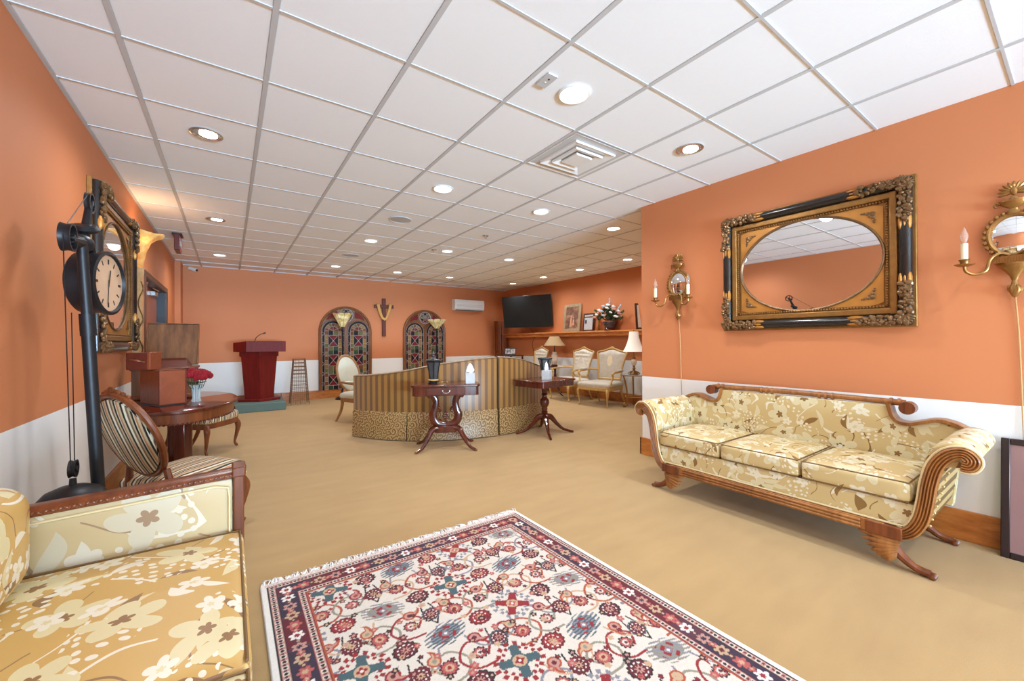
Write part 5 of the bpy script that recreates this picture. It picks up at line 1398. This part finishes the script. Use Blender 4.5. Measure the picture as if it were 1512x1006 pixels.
def on_shelf_frame(name, label, y0, y1, h, fw, fm, inner, tilt=7, cat_='picture frame'):
    w = y0-y1; t = thing(name, label, cat_, (6.60, y0, 1.487), -PI/2); Q = Matrix.Rotation(R(-tilt), 4, 'X')
    m = MB()
    for a in ((0, fw, 0, h), (w-fw, w, 0, h), (fw, w-fw, 0, fw), (fw, w-fw, h-fw, h)): m.box(a[0], a[1], -.014, .014, a[2], a[3], M=Q)
    obj('frame', m, fm, t, bevel=.004)
    return t, Q, w
t, Q, w = on_shelf_frame('framed_painting', 'silver-gold framed brown painting of standing figures on the wall shelf', 7.31, 6.74, .655, .07, plain('silver_gilt', srgb(172, 156, 124), .4, .4, .3, 20, .3, 40), None)
def paint():
    t = NT('brown_figure_painting'); c = t.coord(); n = t.noise(c, 7, 4, .6)
    return t.done(t.ramp(n, [(.3, srgb(70, 42, 32)), (.5, srgb(124, 84, 62)), (.7, srgb(178, 134, 102))]), .5, 0)
obj('canvas', MB().box(.07, w-.07, -.006, .006, .07, .585, M=Q), paint(), t, smooth=0)
fg = MB()
for x, z0, z1, r in ((.26, .12, .40, .030), (.345, .15, .36, .026)):
    fg.add([(x+dx*r, -.0075, z) for dx, z in ((-1.3, z0), (1.3, z0), (.8, z1-.07), (-.8, z1-.07))], [(0,1,2,3)], M=Q)
    fg.add([(x+r*.7*math.cos(2*PI*i/10), -.0076, z1-.03+r*.9*math.sin(2*PI*i/10)) for i in range(10)], [tuple(range(10))], M=Q)
obj('painted_figures', fg, plain('figure_paint', srgb(206, 150, 116), .5, 0, .3, 30), t, smooth=0)['kind'] = 'stuff'
t, Q, w = on_shelf_frame('framed_certificate', 'small dark-framed certificate with white sheet next to the flower basket', 6.60, 6.28, .40, .03, plain('dark_brown_frame', srgb(70, 34, 20), .35), None); t.location.x = 6.565
obj('paper', MB().box(.03, w-.03, -.006, .006, .03, .37, M=Q), M['tissuebox'], t, smooth=0)
obj('photo', MB().box(.05, .11, -.008, -.005, .17, .25, M=Q), M['slate'], t, smooth=0)
obj('caption_band', MB().box(.03, w-.03, -.008, -.005, .30, .33, M=Q), M['brownframe'], t, smooth=0)
t, Q, w = on_shelf_frame('framed_photo', 'thin gold-edged frame leaning behind the certificate on the shelf', 6.40, 6.21, .42, .014, M['paintgold'], None, 5)
t.location.x = 6.65
obj('print', MB().box(.014, w-.014, -.004, .004, .014, .40, M=Q), plain('orange_brown_print', srgb(206, 130, 80), .4), t, smooth=0)
t = thing('dark_picture_frame', 'tall dark frame seen edge-on at the end of the wall shelf', 'picture frame', (6.60, 5.16, 1.487), R(-90+62))
obj('frame', MB().box(0, .42, -.012, .012, 0, .53, M=Matrix.Rotation(R(-8), 4, 'X')), plain('umber_frame', srgb(62, 36, 20), .4), t, bevel=.004)
obj('picture', MB().box(.04, .38, -.015, -.011, .04, .49, M=Matrix.Rotation(R(-8), 4, 'X')), M['medal'], t, smooth=0)
# flower basket
t = thing('flower_basket', 'dark woven pedestal basket on the wall shelf holding flowers', 'basket', (6.56, 5.80, 1.487))
obj('foot', MB().lathe([(.11, 0), (.12, .012), (.10, .03), (.09, .06)], 24), M['mahog'], t)
bk = MB()
for k in range(6):
    z = .065+k*.022; r = .095+.010*k; bk.tube([((r+.005*math.sin(i*1.57+k*PI))*math.cos(2*PI*i/36), (r+.005*math.sin(i*1.57+k*PI))*math.sin(2*PI*i/36), z) for i in range(36)], .012, 6, closed=True)
bk.lathe([(.085, .06), (.09, .07), (.14, .19), (.13, .19), (.08, .075)], 24)
obj('weave', bk, plain('grey_woven_wicker', srgb(96, 82, 84), .6, 0, .5, 60), t)
M['petalw'] = plain('white_petal', (.78, .77, .74), .6, 0, .08); M['petalb'] = plain('pale_blue_petal', srgb(170, 184, 196), .6, 0, .15); M['petalp'] = plain('dusty_pink_petal', srgb(196, 130, 112), .6, 0, .2)
t = thing('flower_arrangement', 'silk flower arrangement of white and pale blue blooms in the dark basket', 'flowers', (6.545, 5.80, 1.672)); t.scale = (1.0, 1.3, 1.3)
rf = random.Random(11); fol = MB()
for q in range(150):
    a = rf.random()*2*PI; d = rf.uniform(.03, .26); z = .22*(1-(d/.28)**2)*rf.uniform(.3, 1.1)+.02
    fol.ell((0,0,0), rf.uniform(.035, .065), .020, .004, 6, 4, M=T(d*math.cos(a)*.36, d*math.sin(a)*1.1, z) @ rotz(a+rf.uniform(-1, 1)) @ Matrix.Rotation(rf.uniform(-1.2, .6), 4, 'Y'))
obj('foliage', fol, M['leafg'], t)['kind'] = 'stuff'
for q in range(22):
    a = q*2.399; d = .04+.23*math.sqrt(q/22); z = .27*(1-(d/.30)**2); c = (d*math.cos(a)*.42-.05, d*math.sin(a)*1.1, z)
    m = MB(); s = rf.uniform(.026, .044)
    for k in range(6): g = k*PI/3; m.ell((c[0]+s*.55*math.cos(g), c[1]+s*.55*math.sin(g), c[2]+.008*math.sin(g)), s*.55, s*.55, s*.4, 7, 4)
    m.ell((c[0], c[1], c[2]+.012), s*.4, s*.4, s*.35, 6, 4)
    obj('bloom', m, [M['petalw'], M['petalb'], M['petalw'], M['petalp']][q % 4], t)
for yy, zz in ((.30, .20), (.24, .10), (-.24, .24), (-.02, .36), (-.30, .15)):
    m = MB().tube(cat([(0, yy*.2, 0), (-.01, yy*.6, zz*.6), (-.02, yy, zz)], 5), .003, 5)
    for k in range(5): m.ell((-.02+.01*(k % 2), yy*(.7+.075*k), zz*(.7+.075*k)), .014, .016, .022, 6, 4)
    obj('spray', m, M['petalb'] if zz > .2 else M['leafg'], t)

# ------------------------------------------------------------------ alcove lamps and tables
M['shadew'] = NT('white_pleated_shade').done(srgb(246, 240, 226), .7, 0, **{'Emission Color': (1, .93, .8, 1), 'Emission Strength': .25})
M['shadet'] = NT('tan_gauze_shade').done(srgb(176, 148, 108), .8, 0)
M['porc'] = plain('cream_porcelain', srgb(222, 206, 186), .2, 0, .1, 14)
t = thing('glass_side_table', 'small round glass-topped table with curved bronze legs', 'table', (6.36, 5.02, 0))
obj('glass_top', MB().lathe([(0, .605), (.26, .605), (.265, .612), (.26, .62), (0, .62)], 36), NT('tabletop_glass').done((.62, .70, .66), .06, 0, **{'Transmission Weight': .6, 'IOR': 1.3}), t)
obj('rim', MB().tube([(.262*math.cos(2*PI*i/36), .262*math.sin(2*PI*i/36), .610) for i in range(36)], .009, 6, closed=True), M['gold'], t)
for q in range(3):
    a = R(-75+120*q); c, s = math.cos(a), math.sin(a)
    pts = cat([(.25*c, .25*s, .60), (.215*c, .215*s, .50), (.17*c, .17*s, .30), (.18*c, .18*s, .08), (.23*c, .23*s, .02), (.255*c, .255*s, .06), (.22*c, .22*s, .085)], 5)
    obj('leg', MB().tube(pts, .015, 8), M['gold'], t)
obj('stretcher_ring', MB().tube([(.17*math.cos(2*PI*i/30), .17*math.sin(2*PI*i/30), .20) for i in range(30)], .007, 6, closed=True), M['paintgold'], t)
def lamp(name, label, loc, base_parts, shade_prof, shade_m, zs):
    t = thing(name, label, 'table lamp', loc)
    for nm, prof, m in base_parts: obj(nm, MB().lathe(prof, 22), m, t, smooth=50)
    s_ = obj('shade', MB().lathe_open(shade_prof, 40) if hasattr(MB, 'lathe_open') else MB().lathe(shade_prof, 40), shade_m, t, smooth=60)
    return t
def lathe_open(s, prof, n=32):
    k = len(prof); vs = [(r*math.cos(2*PI*i/n), r*math.sin(2*PI*i/n), z) for i in range(n) for r, z in prof]
    return s.add(vs, [(i*k+q, ((i+1) % n)*k+q, ((i+1) % n)*k+q+1, i*k+q+1) for i in range(n) for q in range(k-1)])
MB.lathe_open = lathe_open
t = lamp('bell_shade_lamp', 'table lamp with white bell shade and ornate bronze base on the glass table', (6.36, 5.03, .621), [('foot', [(.085, 0), (.09, .01), (.06, .03), (.03, .05), (.022, .09), (.034, .11), (.02, .13), (.024, .17)], M['gold']), ('porcelain_body', [(.024, .17), (.05, .20), (.058, .24), (.05, .275), (.03, .29)], M['porc']), ('neck', [(.03, .29), (.036, .31), (.016, .34), (.012, .44), (.012, .83), (.018, .84), (0, .86)], M['gold'])], [(.205, .435), (.165, .50), (.125, .60), (.098, .70), (.084, .82)], M['shadew'], 0)
ft = MB()
for q in range(5):
    a = q*2*PI/5; ft.tube(cat([(.03*math.cos(a), .03*math.sin(a), .06), (.08*math.cos(a), .08*math.sin(a), .045), (.115*math.cos(a), .115*math.sin(a), .015), (.10*math.cos(a), .10*math.sin(a), .03)], 4), .011, 6)
obj('scroll_feet', ft, M['gold'], t)['kind'] = 'stuff'
t = thing('sabre_leg_table', 'small dark pedestal table with sabre legs between the tufted armchairs', 'table', (6.34, 7.30, 0))
obj('table_top', MB().lathe([(0, .655), (.24, .655), (.25, .665), (.25, .68), (0, .685)], 32), M['mahog'], t)
obj('pedestal', MB().lathe([(.04, .2), (.03, .3), (.045, .4), (.025, .5), (.03, .655)], 16), M['mahog'], t)
for q in range(3):
    a = R(-100+120*q); c, s = math.cos(a), math.sin(a); pts = cat([(.03*c, .03*s, .25), (.12*c, .12*s, .20), (.22*c, .22*s, .06), (.33*c, .33*s, .013)], 5)
    obj('leg', MB().tube(pts, lerp_list([.03, .026, .018, .013], len(pts)), 8), M['mahog'], t)
lamp('empire_shade_lamp', 'table lamp with tan gauze empire shade and cream porcelain base', (6.34, 7.32, .686), [('foot', [(.075, 0), (.08, .012), (.05, .03)], M['mahog']), ('porcelain_body', [(.05, .03), (.07, .08), (.085, .16), (.075, .24), (.05, .29), (.062, .32), (.04, .325)], M['porc']), ('neck', [(.02, .32), (.012, .36), (.010, .69), (.016, .70), (0, .715)], M['iron'])], [(.255, .475), (.18, .58), (.11, .69)], M['shadet'], 0)
# small table with a photograph behind the sofa
t = thing('tall_side_table', 'tall dark side table mostly hidden behind the curved sofa', 'table', (6.25, 9.02, 0))
obj('table_top', MB().box(-.22, .22, -.32, .30, .875, .90), M['mahog'], t, bevel=.006)
for x in (-.19, .19):
    for y in (-.28, .26): obj('leg', MB().lathe([(.014, 0), (.02, .1), (.018, .5), (.024, .87)], 10, (x, y, 0)), M['mahog'], t)
t = thing('photo_frame', 'small silver-framed photograph standing on the tall dark side table', 'picture frame', (6.17, 9.20, .901), R(-58))
Q = Matrix.Rotation(R(-10), 4, 'X')
m = MB()
for a in ((0, .025, 0, .19), (.315, .34, 0, .19), (.025, .315, 0, .025), (.025, .315, .165, .19)): m.box(a[0], a[1], -.008, .008, a[2], a[3], M=Q)
obj('frame', m, M['slate'], t, bevel=.002)
pc = NT('grey_group_photo'); obj('photo', MB().box(.02, .32, -.004, .004, .02, .17, M=Q), pc.done(pc.ramp(pc.noise(pc.coord(), 16, 2), [(.35, srgb(90, 88, 92)), (.6, srgb(220, 216, 210))]), .3, 0), t, smooth=0)
# folding screen in the corner
t = thing('folding_screen', 'narrow brown slatted folding screen standing in the far corner', 'screen', (6.16, 9.70, 0))
sw = wood('screen_wood', srgb(112, 58, 28), srgb(164, 92, 48), .4)
for k, (x0, y0, x1, y1) in enumerate(((0, 0, .19, .10), (.19, .10, .36, -.02), (.36, -.02, .48, .12))):
    L = math.hypot(x1-x0, y1-y0); Q = T(x0, y0, 0) @ rotz(math.atan2(y1-y0, x1-x0))
    m = MB()
    for a, b in ((.0, .025), (L-.025, L)): m.box(a, b, -.012, .012, 0, 1.85, M=Q)
    for z in (.10, .95, 1.82): m.box(.025, L-.025, -.010, .010, z, z+.03, M=Q)
    pn = obj('screen_panel', m, sw, t, bevel=.002)
    for i in range(2): obj('slat', MB().box(.025+(L-.05)*(i+.5)/2-.022, .025+(L-.05)*(i+.5)/2+.022, -.004, .004, .12, 1.82, M=Q), sw, pn, smooth=0)
# television cables on the alcove wall
tag(obj('television_cable', MB().tube(cat([(6.56, 8.55, 1.62), (6.682, 8.5, 1.40), (6.682, 8.62, 1.20), (6.682, 8.55, .92), (6.682, 8.6, .4)], 6), .005, 5), M['black'], None), 'thin black cable hanging down the alcove wall under the television', 'cable')
